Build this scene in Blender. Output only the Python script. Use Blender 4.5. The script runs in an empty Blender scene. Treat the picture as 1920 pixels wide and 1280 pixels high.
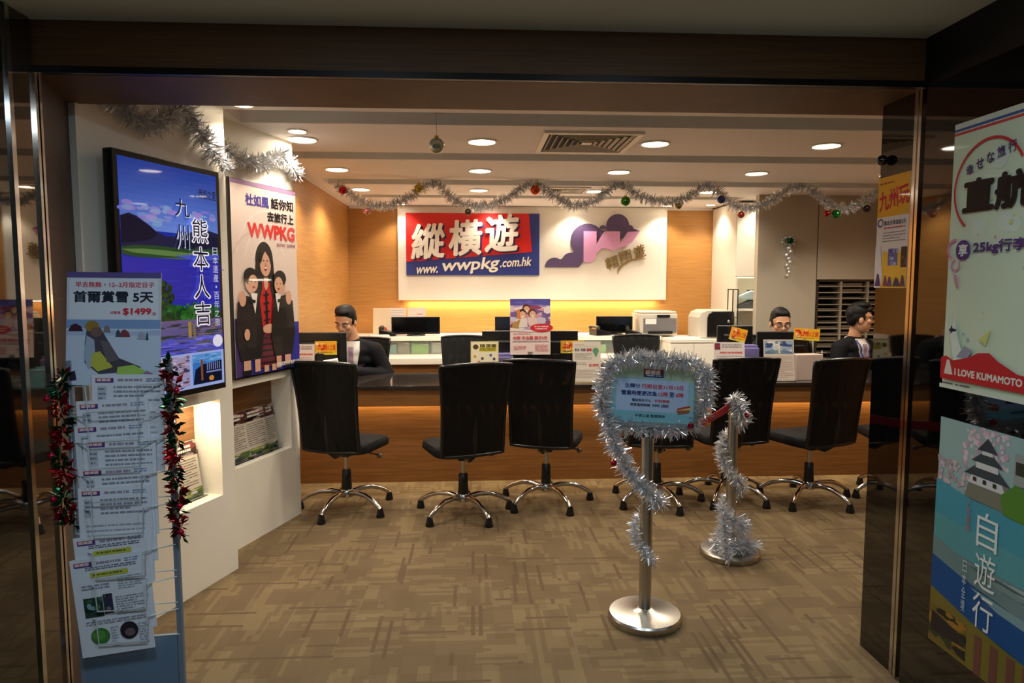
import bpy, bmesh, math, random
from mathutils import Vector, Matrix, Euler
from mathutils.bvhtree import BVHTree

SC = bpy.context.scene
COL = SC.collection
R = math.radians
random.seed(7)

# ------------------------------------------------------------------ camera, world, exposure
cam_d = bpy.data.cameras.new('camera'); cam = bpy.data.objects.new('camera', cam_d); COL.objects.link(cam)
cam.location = (0, 0, 1.5); cam.rotation_euler = (R(90 - 4.7), R(0.0), R(-3.26))
cam_d.sensor_width = 36; cam_d.lens = 24; cam_d.clip_start = 0.05
SC.camera = cam
world = bpy.data.worlds.new('world'); SC.world = world; world.use_nodes = True
world.node_tree.nodes['Background'].inputs[0].default_value = (0.55, 0.62, 0.65, 1)
world.node_tree.nodes['Background'].inputs[1].default_value = 0.15
SC.view_settings.view_transform = 'Standard'; SC.view_settings.look = 'None'
SC.view_settings.gamma = 1; SC.view_settings.use_curve_mapping = False
SC.view_settings.exposure = 0.35
SC.cycles.use_denoising = True
SC.cycles.max_bounces = 8
SC.cycles.sample_clamp_indirect = 6
WARM = (1.0, 0.87, 0.70)
DOWNLIGHT_W = 34.0
CORRIDOR_W = 10.5

# ------------------------------------------------------------------ materials
MATS = {}
def s2l(c):
    return tuple(((x / 255) / 12.92 if x / 255 <= .04045 else ((x / 255 + .055) / 1.055) ** 2.4) for x in c)
def mat(name, rgb=(200, 200, 200), rough=.5, metal=0, emit=0, coat=0, alpha=1, trans=0, ior=1.5, spec=.5, lin=None):
    if name in MATS: return MATS[name]
    m = bpy.data.materials.new(name); m.use_nodes = True
    b = m.node_tree.nodes['Principled BSDF']
    c = (*(lin or s2l(rgb)), 1)
    b.inputs['Base Color'].default_value = c
    b.inputs['Roughness'].default_value = rough
    b.inputs['Metallic'].default_value = metal
    b.inputs['IOR'].default_value = ior
    b.inputs['Specular IOR Level'].default_value = spec
    b.inputs['Coat Weight'].default_value = coat
    b.inputs['Coat Roughness'].default_value = .03
    b.inputs['Alpha'].default_value = alpha
    b.inputs['Transmission Weight'].default_value = trans
    if emit:
        b.inputs['Emission Color'].default_value = c; b.inputs['Emission Strength'].default_value = emit
    m.diffuse_color = c
    MATS[name] = m
    return m
def nodes(m): return m.node_tree.nodes, m.node_tree.links, m.node_tree.nodes['Principled BSDF']

def mk_wood(name, c0, c1, rough=.35, sc=(1.2, 1.2, 45)):
    m = mat(name, c0, rough); n, l, b = nodes(m)
    tc = n.new('ShaderNodeTexCoord'); mp = n.new('ShaderNodeMapping'); mp.inputs['Scale'].default_value = sc
    no = n.new('ShaderNodeTexNoise'); no.inputs['Scale'].default_value = 2.2; no.inputs['Detail'].default_value = 7; no.inputs['Roughness'].default_value = .65
    cr = n.new('ShaderNodeValToRGB'); cr.color_ramp.elements[0].position = .33; cr.color_ramp.elements[1].position = .68
    cr.color_ramp.elements[0].color = (*s2l(c0), 1); cr.color_ramp.elements[1].color = (*s2l(c1), 1)
    l.new(tc.outputs['Object'], mp.inputs[0]); l.new(mp.outputs[0], no.inputs[0]); l.new(no.outputs[0], cr.inputs[0]); l.new(cr.outputs[0], b.inputs['Base Color'])
    bp = n.new('ShaderNodeBump'); bp.inputs['Strength'].default_value = .08; l.new(no.outputs[0], bp.inputs['Height']); l.new(bp.outputs[0], b.inputs['Normal'])
    return m
WOOD = mk_wood('oak_veneer', (106, 68, 32), (140, 94, 48))
WOODW = mk_wood('oak_wall_veneer', (178, 124, 62), (206, 152, 84), .4)
WOODD = mk_wood('lintel_veneer', (82, 54, 24), (108, 72, 32), .55)

def mk_carpet():
    m = mat('carpet', (140, 110, 75), .95); n, l, b = nodes(m)
    tc = n.new('ShaderNodeTexCoord')
    def noise(sc, off, det=2.0):
        mp = n.new('ShaderNodeMapping'); mp.inputs['Scale'].default_value = sc; mp.inputs['Location'].default_value = (off, off * .7, 0)
        no = n.new('ShaderNodeTexNoise'); no.inputs['Scale'].default_value = 1; no.inputs['Detail'].default_value = det
        l.new(tc.outputs['Object'], mp.inputs[0]); l.new(mp.outputs[0], no.inputs[0]); return no.outputs[0]
    def math_(op, a, b_=None):
        q = n.new('ShaderNodeMath'); q.operation = op
        for i, x in enumerate((a, b_)):
            if x is None: continue
            if isinstance(x, (int, float)): q.inputs[i].default_value = x
            else: l.new(x, q.inputs[i])
        return q.outputs[0]
    def ramp(x, lo, hi):
        q = n.new('ShaderNodeMapRange'); q.inputs['From Min'].default_value = lo; q.inputs['From Max'].default_value = hi; l.new(x, q.inputs['Value']); return q.outputs[0]
    sep = n.new('ShaderNodeSeparateXYZ'); l.new(tc.outputs['Object'], sep.inputs[0]); X, Y = sep.outputs[0], sep.outputs[1]
    def wnoise(a, b_=0.0):
        cb = n.new('ShaderNodeCombineXYZ')
        for i, q in enumerate((a, b_)):
            if isinstance(q, float): cb.inputs[i].default_value = q
            else: l.new(q, cb.inputs[i])
        w = n.new('ShaderNodeTexWhiteNoise'); w.noise_dimensions = '2D'; l.new(cb.outputs[0], w.inputs['Vector']); return w.outputs['Value']
    def flo(v, k, add=None):
        q = math_('MULTIPLY', v, k); q = math_('ADD', q, add) if add is not None else q; return math_('FLOOR', q)
    def bars(along, across, fine, length, thr, seed):       # straight woven bars, broken at random
        row = flo(across, fine, seed); return math_('GREATER_THAN', wnoise(flo(along, length, math_('MULTIPLY', wnoise(row, seed), 9.0)), row), thr)
    side = math_('GREATER_THAN', wnoise(flo(X, 4.0, .3), flo(Y, 4.0, .6)), .5); tone = wnoise(flo(X, 8.0, .3), flo(Y, 8.0, 3.6))
    def pick(a, b_):
        q = n.new('ShaderNodeMix'); l.new(side, q.inputs[0]); l.new(a, q.inputs[2]); l.new(b_, q.inputs[3]); return q.outputs[0]
    mid = pick(bars(X, Y, 44.0, 5.0, .60, 1.3), bars(Y, X, 44.0, 5.0, .60, 4.7))
    wide = pick(bars(X, Y, 13.0, 6.0, .62, 2.1), bars(Y, X, 13.0, 6.0, .62, 7.9))
    thin = math_('MAXIMUM', math_('MULTIPLY', bars(X, Y, 58.0, 3.2, .925, 3.3), side), math_('MULTIPLY', bars(Y, X, 58.0, 3.2, .915, 5.9), math_('SUBTRACT', 1.0, side)))
    dark = math_('MAXIMUM', math_('MAXIMUM', math_('MULTIPLY', mid, .30), math_('MULTIPLY', wide, .34)), math_('MULTIPLY', thin, .62))
    tint = n.new('ShaderNodeMix'); tint.data_type = 'RGBA'
    l.new(tone, tint.inputs[0])
    tint.inputs[6].default_value = (*s2l((122, 104, 72)), 1); tint.inputs[7].default_value = (*s2l((110, 92, 63)), 1)
    fin = n.new('ShaderNodeMix'); fin.data_type = 'RGBA'; l.new(dark, fin.inputs[0]); l.new(tint.outputs[2], fin.inputs[6]); fin.inputs[7].default_value = (*s2l((74, 52, 33)), 1)
    l.new(fin.outputs[2], b.inputs['Base Color'])
    pile = n.new('ShaderNodeTexNoise'); pile.inputs['Scale'].default_value = 350; l.new(tc.outputs['Object'], pile.inputs[0])
    bp = n.new('ShaderNodeBump'); bp.inputs['Strength'].default_value = .35; bp.inputs['Distance'].default_value = .004; l.new(pile.outputs[0], bp.inputs['Height']); l.new(bp.outputs[0], b.inputs['Normal'])
    return m
CARPET = mk_carpet()
def mk_chairmesh():
    m = mat('chair_mesh', (9, 9, 10), .5, spec=.25); n, l, b = nodes(m)
    tc = n.new('ShaderNodeTexCoord'); w = n.new('ShaderNodeTexWave'); w.inputs['Scale'].default_value = 4; w.inputs['Distortion'].default_value = 9; w.inputs['Detail'].default_value = 1
    l.new(tc.outputs['Object'], w.inputs[0])
    mr = n.new('ShaderNodeMapRange'); mr.inputs['To Min'].default_value = 1.0; mr.inputs['To Max'].default_value = .90; l.new(w.outputs['Fac'], mr.inputs['Value']); l.new(mr.outputs[0], b.inputs['Alpha'])
    return m
CHAIRMESH = mk_chairmesh()
def mk_brushed(name, rgb, rough):
    m = mat(name, rgb, rough, 1); n, l, b = nodes(m)
    tc = n.new('ShaderNodeTexCoord'); mp = n.new('ShaderNodeMapping'); mp.inputs['Scale'].default_value = (200, 200, 3)
    no = n.new('ShaderNodeTexNoise'); no.inputs['Scale'].default_value = 2; l.new(tc.outputs['Object'], mp.inputs[0]); l.new(mp.outputs[0], no.inputs[0])
    mr = n.new('ShaderNodeMapRange'); mr.inputs['To Min'].default_value = rough - .06; mr.inputs['To Max'].default_value = rough + .1; l.new(no.outputs[0], mr.inputs['Value']); l.new(mr.outputs[0], b.inputs['Roughness'])
    return m
STEEL = mk_brushed('brushed_steel', (190, 186, 178), .28)
CHROME = mat('chrome', (205, 203, 200), .12, 1)
WHITE = mat('white_laminate', (240, 234, 220), .38)
WHITEP = mat('white_paint', (240, 233, 230), .6)
GREYP = mat('grey_paint', (222, 222, 220), .6)
PANELG = mat('grey_wall_panel', (176, 166, 148), .45)
BLACK = mat('black_plastic', (15, 15, 16), .3)
BLACKF = mat('black_fabric', (13, 13, 14), .8, spec=.2)
BLACKG = mat('black_glass', (6, 6, 7), .03, spec=.5, ior=1.75)
DARKG = mat('dark_mirror_glass', (6, 6, 7), .03, spec=.5, ior=1.8)
SCREENOFF = mat('dark_screen', (8, 8, 10), .12)
TILE = mat('corridor_ceiling_paint', (232, 236, 222), .7)
TRIMG = mat('corridor_trim_paint', (210, 218, 216), .5)
LAMP = mat('lamp_glow', (255, 240, 214), .5, emit=14)
LED = mat('led_glow', (255, 214, 140), .5, emit=4)
FOIL = mat('silver_foil', (228, 229, 232), .24, .66)
REDF = mat('red_foil', (150, 12, 28), .2, .85); GRNF = mat('green_foil', (10, 74, 44), .2, .85)
ACRY = mat('clear_acrylic', (240, 245, 245), .03, trans=1, ior=1.2)
PAPER = mat('paper', (226, 224, 220), .7)
SKIN = mat('skin', (196, 146, 112), .5); HAIR = mat('black_hair', (13, 11, 10), .6, spec=.25)
SUIT = mat('navy_suit', (15, 15, 21), .8, spec=.2); SHIRT = mat('white_shirt', (214, 208, 200), .7); LAPEL = mat('lapel_cloth', (9, 9, 14), .7, spec=.2)

# ------------------------------------------------------------------ mesh building
class MB:
    def __init__(s): s.v = []; s.f = []; s.m = []; s.M = Matrix()
    def add(s, vs, fs, mi=0):
        o = len(s.v); s.v += [s.M @ Vector(p) for p in vs]
        s.f += [tuple(i + o for i in f) for f in fs]; s.m += [mi] * len(fs); return s
    def box(s, x0, y0, z0, x1, y1, z1, mi=0):
        x0, x1 = min(x0, x1), max(x0, x1); y0, y1 = min(y0, y1), max(y0, y1); z0, z1 = min(z0, z1), max(z0, z1)
        vs = [(x, y, z) for z in (z0, z1) for y in (y0, y1) for x in (x0, x1)]
        return s.add(vs, [(0, 2, 3, 1), (4, 5, 7, 6), (0, 1, 5, 4), (2, 6, 7, 3), (0, 4, 6, 2), (1, 3, 7, 5)], mi)
    def tube(s, pts, r, n=12, mi=0, caps=True, closed=False):
        P = [Vector(p) for p in pts]; k = len(P); rr = r if isinstance(r, (list, tuple)) else [r] * k
        vs = []; prev = None
        for i in range(k):
            if closed: t = P[(i + 1) % k] - P[i - 1]
            else: t = P[min(i + 1, k - 1)] - P[max(i - 1, 0)]
            t.normalize()
            if prev is None:
                a = Vector((0, 0, 1)) if abs(t.z) < .9 else Vector((1, 0, 0)); u = a.cross(t).normalized()
            else: u = (prev - t * prev.dot(t)).normalized()
            prev = u; w = t.cross(u)
            for j in range(n):
                a = 2 * math.pi * j / n; vs.append(P[i] + (u * math.cos(a) + w * math.sin(a)) * rr[i])
        fs = []
        for i in range(k if closed else k - 1):
            for j in range(n):
                a = i * n + j; b = i * n + (j + 1) % n; i2 = (i + 1) % k
                fs.append((a, b, i2 * n + (j + 1) % n, i2 * n + j))
        if caps and not closed: fs += [tuple(range(n - 1, -1, -1)), tuple((k - 1) * n + j for j in range(n))]
        return s.add(vs, fs, mi)
    def cyl(s, p0, p1, r0, r1=None, n=20, mi=0): return s.tube([p0, p1], [r0, r0 if r1 is None else r1], n, mi)
    def lathe(s, prof, c=(0, 0, 0), n=28, mi=0):
        vs = []; fs = []; k = len(prof)
        for (r, z) in prof:
            for j in range(n):
                a = 2 * math.pi * j / n; vs.append((c[0] + r * math.cos(a), c[1] + r * math.sin(a), c[2] + z))
        for i in range(k - 1):
            for j in range(n): fs.append((i * n + j, i * n + (j + 1) % n, (i + 1) * n + (j + 1) % n, (i + 1) * n + j))
        fs += [tuple(range(n - 1, -1, -1)), tuple((k - 1) * n + j for j in range(n))]
        return s.add(vs, fs, mi)
    def ball(s, c, r, nu=16, nv=10, mi=0):
        rx, ry, rz = r if isinstance(r, (tuple, list)) else (r, r, r)
        vs = [(c[0], c[1], c[2] - rz)]; fs = []
        for i in range(1, nv):
            th = math.pi * i / nv
            for j in range(nu):
                a = 2 * math.pi * j / nu
                vs.append((c[0] + rx * math.sin(th) * math.cos(a), c[1] + ry * math.sin(th) * math.sin(a), c[2] - rz * math.cos(th)))
        vs.append((c[0], c[1], c[2] + rz)); L = len(vs) - 1
        for j in range(nu):
            fs.append((0, 1 + (j + 1) % nu, 1 + j)); b = 1 + (nv - 2) * nu; fs.append((L, b + j, b + (j + 1) % nu))
        for i in range(nv - 2):
            for j in range(nu):
                a = 1 + i * nu + j; b = 1 + i * nu + (j + 1) % nu; fs.append((a, b, b + nu, a + nu))
        return s.add(vs, fs, mi)
    def prism(s, poly, y0, y1, mi=0):          # outline in x,z extruded along y
        n = len(poly); vs = [(x, y0, z) for x, z in poly] + [(x, y1, z) for x, z in poly]
        fs = [tuple(range(n)), tuple(range(2 * n - 1, n - 1, -1))] + [(i, (i + 1) % n + 0, (i + 1) % n + n, i + n)[::-1] for i in range(n)]
        return s.add(vs, fs, mi)
    def plate(s, poly, z0, z1, mi=0):          # outline in x,y extruded along z
        n = len(poly); vs = [(x, y, z0) for x, y in poly] + [(x, y, z1) for x, y in poly]
        fs = [tuple(range(n - 1, -1, -1)), tuple(range(n, 2 * n))] + [(i, (i + 1) % n, (i + 1) % n + n, i + n) for i in range(n)]
        return s.add(vs, fs, mi)
    def chain(s, pts, n=12):
        for i, (p, r) in enumerate(pts):
            s.ball(p, r, n, 8)
            if i: s.cyl(pts[i - 1][0], p, pts[i - 1][1], r, n)
        return s
    def mesh(s, name):
        me = bpy.data.meshes.new(name); me.from_pydata([tuple(v) for v in s.v], [], s.f); return me
    def build(s, name, mats, parent=None, smooth=False, bevel=0, fix=False):
        me = s.mesh(name)
        if not isinstance(mats, (list, tuple)): mats = [mats]
        for m in mats: me.materials.append(m)
        if len(mats) > 1: me.polygons.foreach_set('material_index', s.m)
        if fix:
            bm = bmesh.new(); bm.from_mesh(me); bmesh.ops.recalc_face_normals(bm, faces=bm.faces); bm.to_mesh(me); bm.free()
        if smooth:
            me.polygons.foreach_set('use_smooth', [True] * len(me.polygons)); me.set_sharp_from_angle(angle=R(smooth if smooth > 1 else 40))
        me.update()
        return link(name, me, parent, bevel)
def link(name, me, parent=None, bevel=0):
    o = bpy.data.objects.new(name, me); COL.objects.link(o)
    if parent: o.parent = parent
    if bevel:
        b = o.modifiers.new('bevel', 'BEVEL'); b.width = bevel; b.segments = 2; b.limit_method = 'ANGLE'
    return o
def tag(o, label, cat, group=None, kind=None):
    o['label'] = label; o['category'] = cat
    if group: o['group'] = group
    if kind: o['kind'] = kind
    return o
def thing(name, label, cat, loc=(0, 0, 0), rz=0, group=None):
    o = bpy.data.objects.new(name, None); COL.objects.link(o); o.empty_display_size = .1
    o.location = loc; o.rotation_euler = (0, 0, rz); return tag(o, label, cat, group)
def struct(o): o['kind'] = 'structure'; return o
def dup(root, loc, rz, label, group=None):
    r = root.copy(); COL.objects.link(r); r.location = loc; r.rotation_euler = (0, 0, rz); r['label'] = label
    if group: r['group'] = group
    for ch in list(root.children):
        c = ch.copy(); COL.objects.link(c); c.parent = r
        for g in ch.children:
            d = g.copy(); COL.objects.link(d); d.parent = c
    return r
def place(o, loc, rot=(0, 0, 0)): o.location = loc; o.rotation_euler = rot; return o
def remesh(mb, name, mats, parent, voxel=.007, it=6, fac=.5):
    me = mb.mesh('tmp'); o = bpy.data.objects.new('tmp', me); COL.objects.link(o)
    m = o.modifiers.new('r', 'REMESH'); m.mode = 'VOXEL'; m.voxel_size = voxel
    q = o.modifiers.new('s', 'SMOOTH'); q.factor = fac; q.iterations = it
    dg = bpy.context.evaluated_depsgraph_get(); nm = bpy.data.meshes.new_from_object(o.evaluated_get(dg)); nm.name = name
    bpy.data.objects.remove(o); bpy.data.meshes.remove(me)
    nm.materials.clear(); nm.materials.append(mats); nm.polygons.foreach_set('use_smooth', [True] * len(nm.polygons)); nm.update()
    return link(name, nm, parent)
def spot(name, loc, watt, parent=None, angle=150, blend=.5, size=.06, color=WARM, aim=None):
    d = bpy.data.lights.new(name, 'SPOT'); d.energy = watt; d.color = color; d.spot_size = R(angle); d.spot_blend = blend; d.shadow_soft_size = size
    o = bpy.data.objects.new(name, d); COL.objects.link(o); o.location = loc
    if parent: o.parent = parent
    if aim: o.rotation_euler = (Vector(aim) - Vector(loc)).to_track_quat('-Z', 'Y').to_euler()
    return o
def area(name, loc, watt, sx, sy, rot=(0, 0, 0), parent=None, color=WARM):
    d = bpy.data.lights.new(name, 'AREA'); d.energy = watt; d.color = color; d.shape = 'RECTANGLE'; d.size = sx; d.size_y = sy
    o = bpy.data.objects.new(name, d); COL.objects.link(o); o.location = loc; o.rotation_euler = rot
    if parent: o.parent = parent
    return o

# text outlines from Blender's own built-in typeface
_tc = bpy.data.curves.new('glyphs', 'FONT'); _to = bpy.data.objects.new('glyphs', _tc); COL.objects.link(_to)
_tc.resolution_u = 3; _tc.size = 1
TCACHE = {}
def glyphs(s, off=0.0):
    k = (s, off)
    if k not in TCACHE:
        _tc.body = s; _tc.offset = 0
        dg = bpy.context.evaluated_depsgraph_get(); dg.update(); e = _to.evaluated_get(dg); me = e.to_mesh()
        vs = [(v.co.x, v.co.y) for v in me.vertices]; fs = [tuple(p.vertices) for p in me.polygons]; e.to_mesh_clear()
        x0 = min(v[0] for v in vs); x1 = max(v[0] for v in vs); y0 = min(v[1] for v in vs); y1 = max(v[1] for v in vs)
        TCACHE[k] = (vs, fs, (x0, y0, x1, y1))
    return TCACHE[k]
def shifts(off):
    if off <= 0: return [(0, 0)]
    k = 4 if off < .022 else 8
    return [(off * math.cos(6.2832 * i / k + .785), off * math.sin(6.2832 * i / k + .785)) for i in range(k)]
def letters(mb, s, x0, z0, x1, z1, y0, y1, mi=0, off=.02, shear=0, rot=0):
    """solid letters standing in the x,z plane between y0 (front) and y1 (back)"""
    vs, fs, (a, b, c, d) = glyphs(s, 0)
    a -= off; b -= off; c += off; d += off
    sx = (x1 - x0) / (c - a); sz = (z1 - z0) / (d - b); cx, cz = (x0 + x1) / 2, (z0 + z1) / 2; cr, sr = math.cos(rot), math.sin(rot)
    n = len(vs); ec = {}
    for f in fs:
        for i in range(len(f)): e = tuple(sorted((f[i], f[(i + 1) % len(f)]))); ec[e] = ec.get(e, 0) + 1
    out = [tuple(f) for f in fs] + [tuple(n + i for i in reversed(f)) for f in fs]
    for f in fs:
        for i in range(len(f)):
            a_, b_ = f[i], f[(i + 1) % len(f)]
            if ec[tuple(sorted((a_, b_)))] == 1: out.append((b_, a_, n + a_, n + b_))
    for k, (ox, oy) in enumerate(shifts(off)):
        P = []
        for (x, y) in vs:
            px = x0 + (x + ox - a) * sx - cx; pz = z0 + (y + oy - b) * sz - cz; px += pz * shear
            P.append((cx + px * cr - pz * sr, cz + px * sr + pz * cr))
        e = .0003 * k; mb.add([(x, y0 - e, z) for x, z in P] + [(x, y1 + e * .3, z) for x, z in P], out, mi)

# a printed sheet: x 0..1 from the left, y 0..1 from the top, drawn on the -y face
class Print:
    def __init__(s, w, h, base=(230, 228, 222), t=.002, emit=0, coat=0, rough=.6, tag_=''):
        s.w, s.h, s.t = w, h, t; s.mb = MB(); s.mats = []; s.ix = {}; s.k = 0.0; s.step = .00016; s.emit = emit; s.coat = coat; s.rough = rough
        i = s.c(base); s.mb.box(0, 0, 0, w, t, h, i)
    def c(s, col):
        if col not in s.ix:
            nm = 'print_%02x%02x%02x_%g_%g' % (*col, s.emit, s.coat)
            s.ix[col] = len(s.mats); s.mats.append(mat(nm, col, s.rough, emit=s.emit, coat=s.coat, spec=.15))
        return s.ix[col]
    def poly(s, pts, col):
        s.k += s.step; y = -s.k; s.mb.add([(x * s.w, y, (1 - v) * s.h) for x, v in pts], [tuple(range(len(pts)))], s.c(col)); return s
    def rect(s, x0, y0, x1, y1, col): return s.poly([(x0, y0), (x1, y0), (x1, y1), (x0, y1)], col)
    def ell(s, cx, cy, rx, ry=None, col=(0, 0, 0), a0=0, a1=360, n=24):
        ry = rx * s.w / s.h if ry is None else ry
        return s.poly([(cx + rx * math.cos(R(a0 + (a1 - a0) * i / n)), cy - ry * math.sin(R(a0 + (a1 - a0) * i / n))) for i in range(n if a1 - a0 >= 360 else n + 1)], col)
    def arc(s, cx, cy, rx, a0, a1, wd, col, n=30):
        s.k += s.step; y = -s.k; q = s.w / s.h; vs = []
        for i in range(n + 1):
            a = R(a0 + (a1 - a0) * i / n)
            for r in (rx - wd / 2, rx + wd / 2): vs.append(((cx + r * math.cos(a)) * s.w, y, (1 - cy + r * q * math.sin(a)) * s.h))
        s.mb.add(vs, [(2 * i, 2 * i + 1, 2 * i + 3, 2 * i + 2) for i in range(n)], s.c(col)); return s
    def text(s, st, x0, y0, x1, y1, col, off=.02, rot=0, shear=0):
        s.k += s.step; y = -s.k
        vs, fs, (a, b, c, d) = glyphs(st, 0); cx, cy = (x0 + x1) / 2 * s.w, (1 - (y0 + y1) / 2) * s.h
        a -= off; b -= off; c += off; d += off
        sx = (x1 - x0) * s.w / (c - a); sz = (y1 - y0) * s.h / (d - b); cr, sr = math.cos(R(rot)), math.sin(R(rot))
        for k, (ox, oy) in enumerate(shifts(off)):
            P = []
            for (p, q) in vs:
                px = (p + ox - (a + c) / 2) * sx; pz = (q + oy - (b + d) / 2) * sz; px += pz * shear
                P.append((cx + px * cr - pz * sr, y - .00001 * k, cy + px * sr + pz * cr))
            s.mb.add(P, fs, s.c(col))
        return s
    def vtext(s, st, x0, y0, x1, y1, col, off=.02):
        n = len(st); st_h = (y1 - y0) / n
        for i, ch in enumerate(st):
            m = .12 * st_h; dx = 0 if ch not in '・' else (x1 - x0) * .35
            dy = 0 if ch not in '・' else st_h * .3
            s.text(ch, x0 + dx, y0 + i * st_h + m / 2 + dy, x1 - dx, y0 + (i + 1) * st_h - m / 2 - dy, col, off)
        return s
    def lines(s, x0, y0, x1, y1, rows, col, seed=1, fill=.55, full=.9):
        rg = random.Random(seed); dy = (y1 - y0) / rows; vs = []; fs = []; s.k += s.step; y = -s.k
        for r in range(rows):
            x = x0; end = x0 + (x1 - x0) * rg.uniform(full - .3, 1) if r % 3 == 2 else x1
            while x < end - .004:
                L = min(rg.uniform(.02, .09), end - x); a = y0 + r * dy; b = a + dy * fill; o = len(vs)
                for (p, q) in ((x, a), (x + L, a), (x + L, b), (x, b)): vs.append((p * s.w, y, (1 - q) * s.h))
                fs.append((o, o + 1, o + 2, o + 3)); x += L + rg.uniform(.006, .02)
        s.mb.add(vs, fs, s.c(col)); return s
    def photo(s, x0, y0, x1, y1, cols, seed=1, n=14, sz=1):
        rg = random.Random(seed); s.rect(x0, y0, x1, y1, cols[0]); keep, s.step = s.step, .000012
        for i in range(n):
            cx, cy = rg.uniform(x0, x1), rg.uniform(y0, y1); rx = rg.uniform(.08, .3) * (x1 - x0) * sz; ry = rg.uniform(.06, .2) * (y1 - y0) * sz
            cl = lambda v, lo, hi: max(lo, min(hi, v)); k = rg.randint(5, 8)
            s.poly([(cl(cx + rx * math.cos(6.283 * j / k) * rg.uniform(.7, 1.2), x0, x1), cl(cy - ry * math.sin(6.283 * j / k) * rg.uniform(.7, 1.2), y0, y1)) for j in range(k)], cols[1 + i % (len(cols) - 1)])
        s.step = keep; return s
    def build(s, name, parent=None): return s.mb.build(name, s.mats, parent)

def tinsel(mb, pts, rad, per_m=1500, mi=lambda i: 0, seed=3, w=.0035, taper=0, curl=.5):
    rg = random.Random(seed); P = [Vector(p) for p in pts]
    for i in range(len(P) - 1):
        seg = P[i + 1] - P[i]; n = max(1, int(seg.length * per_m)); t = seg.normalized()
        for k in range(n):
            c = P[i] + seg * rg.random(); v = Vector((rg.gauss(0, 1), rg.gauss(0, 1), rg.gauss(0, 1))); d = (v - t * v.dot(t) * .75).normalized()
            L = rad * rg.uniform(.55, 1.15); sd = d.cross(Vector((rg.gauss(0, 1), rg.gauss(0, 1), rg.gauss(0, 1)))).normalized() * w * .5
            e1 = c + d * L * .5; bend = Vector((rg.gauss(0, 1), rg.gauss(0, 1), rg.gauss(0, 1) - .3)) * L * .25 * curl; e2 = c + d * L + bend
            s2 = (sd + Vector((rg.gauss(0, 1), rg.gauss(0, 1), rg.gauss(0, 1))) * w * .3)
            mb.add([c - sd, c + sd, e1 + s2, e1 - s2, e2 + s2 * .5, e2 - s2 * .5], [(0, 1, 2, 3), (3, 2, 4, 5)], mi(k))
    return mb
def smoothpath(pts, n=8):
    P = [Vector(p) for p in pts]; out = []
    for i in range(len(P) - 1):
        a = P[max(i - 1, 0)]; b = P[i]; c = P[i + 1]; d = P[min(i + 2, len(P) - 1)]
        for k in range(n):
            t = k / n; out.append(.5 * ((2 * b) + (c - a) * t + (2 * a - 5 * b + 4 * c - d) * t * t + (3 * b - a - 3 * c + d) * t ** 3))
    out.append(P[-1]); return out

# ================================================================== THE ROOM
CZ = 2.4
struct(MB().box(-4, -2.5, -.06, 6, 8.3, 0).build('floor', CARPET))
struct(MB().box(-2, 7.95, 0, 5, 8.1, 2.6).build('wall_back', WOODW))
struct(MB().box(-1.62, 4.62, 0, -1.42, 7.95, 2.6).build('wall_left', WOODW))
struct(MB().box(4.3, 2.8, 0, 4.45, 7.95, 2.6).build('wall_right', WOODW))
# grey panelled wall to the right, with its seam
g = MB().box(2.855, 6.75, 0, 3.465, 6.83, 2.4).box(3.475, 6.75, 1.56, 4.3, 7.0, 2.4).box(3.475, 6.75, 0, 4.3, 7.0, .62).box(3.46, 6.77, 0, 3.48, 6.83, 2.4)
struct(g.build('wall_right_panelled', PANELG, bevel=.002))
# ceiling: lowered strips parted by grey slots
c = MB(); slots = [(3.67, 3.95), (4.77, 5.03), (5.95, 6.25), (6.95, 7.17)]; y = 2.6
for (a, b) in slots: c.box(-1.7, y, CZ, 4.4, a, CZ + .14); y = b
c.box(-1.7, y, CZ, 4.4, 8.0, CZ + .14)
for (a, b) in slots:
    c.box(-1.7, a, CZ, -1.28 if a < 6 else -1.2, b, CZ + .14); (c.box(2.8, a, CZ, 4.4, b, CZ + .14) if a > 6.9 else None); c.box(-1.2, a - .002, CZ + .004, 4.4, a + .004, CZ + .15, 1); c.box(-1.2, b - .004, CZ + .004, 4.4, b + .002, CZ + .15, 1)
c.box(-1.7, 2.5, CZ + .14, 4.5, 8.1, CZ + .2, 1)
struct(c.build('ceiling', [WHITEP, GREYP]))
# shopfront lintel and jambs
struct(MB().box(-1.75, 2.42, 2.2, 1.75, 2.80, 2.40).box(-1.75, 2.47, 2.40, 1.75, 2.8, 2.62).build('wall_front_lintel', WOODD))
struct(MB().box(-1.75, 2.40, 2.2, 1.66, 2.425, 2.222).build('trim_1', mat('dark_bronze', (26, 24, 24), .35, .6)))
struct(MB().plate([(-1.46, 2.45), (-1.50, 2.60), (-1.56, 2.80), (-1.75, 2.80), (-1.75, 2.45)], 0, 2.2).build('wall_front_jamb', mk_wood('jamb_veneer', (58, 44, 38), (76, 58, 48), .5)))
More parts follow.
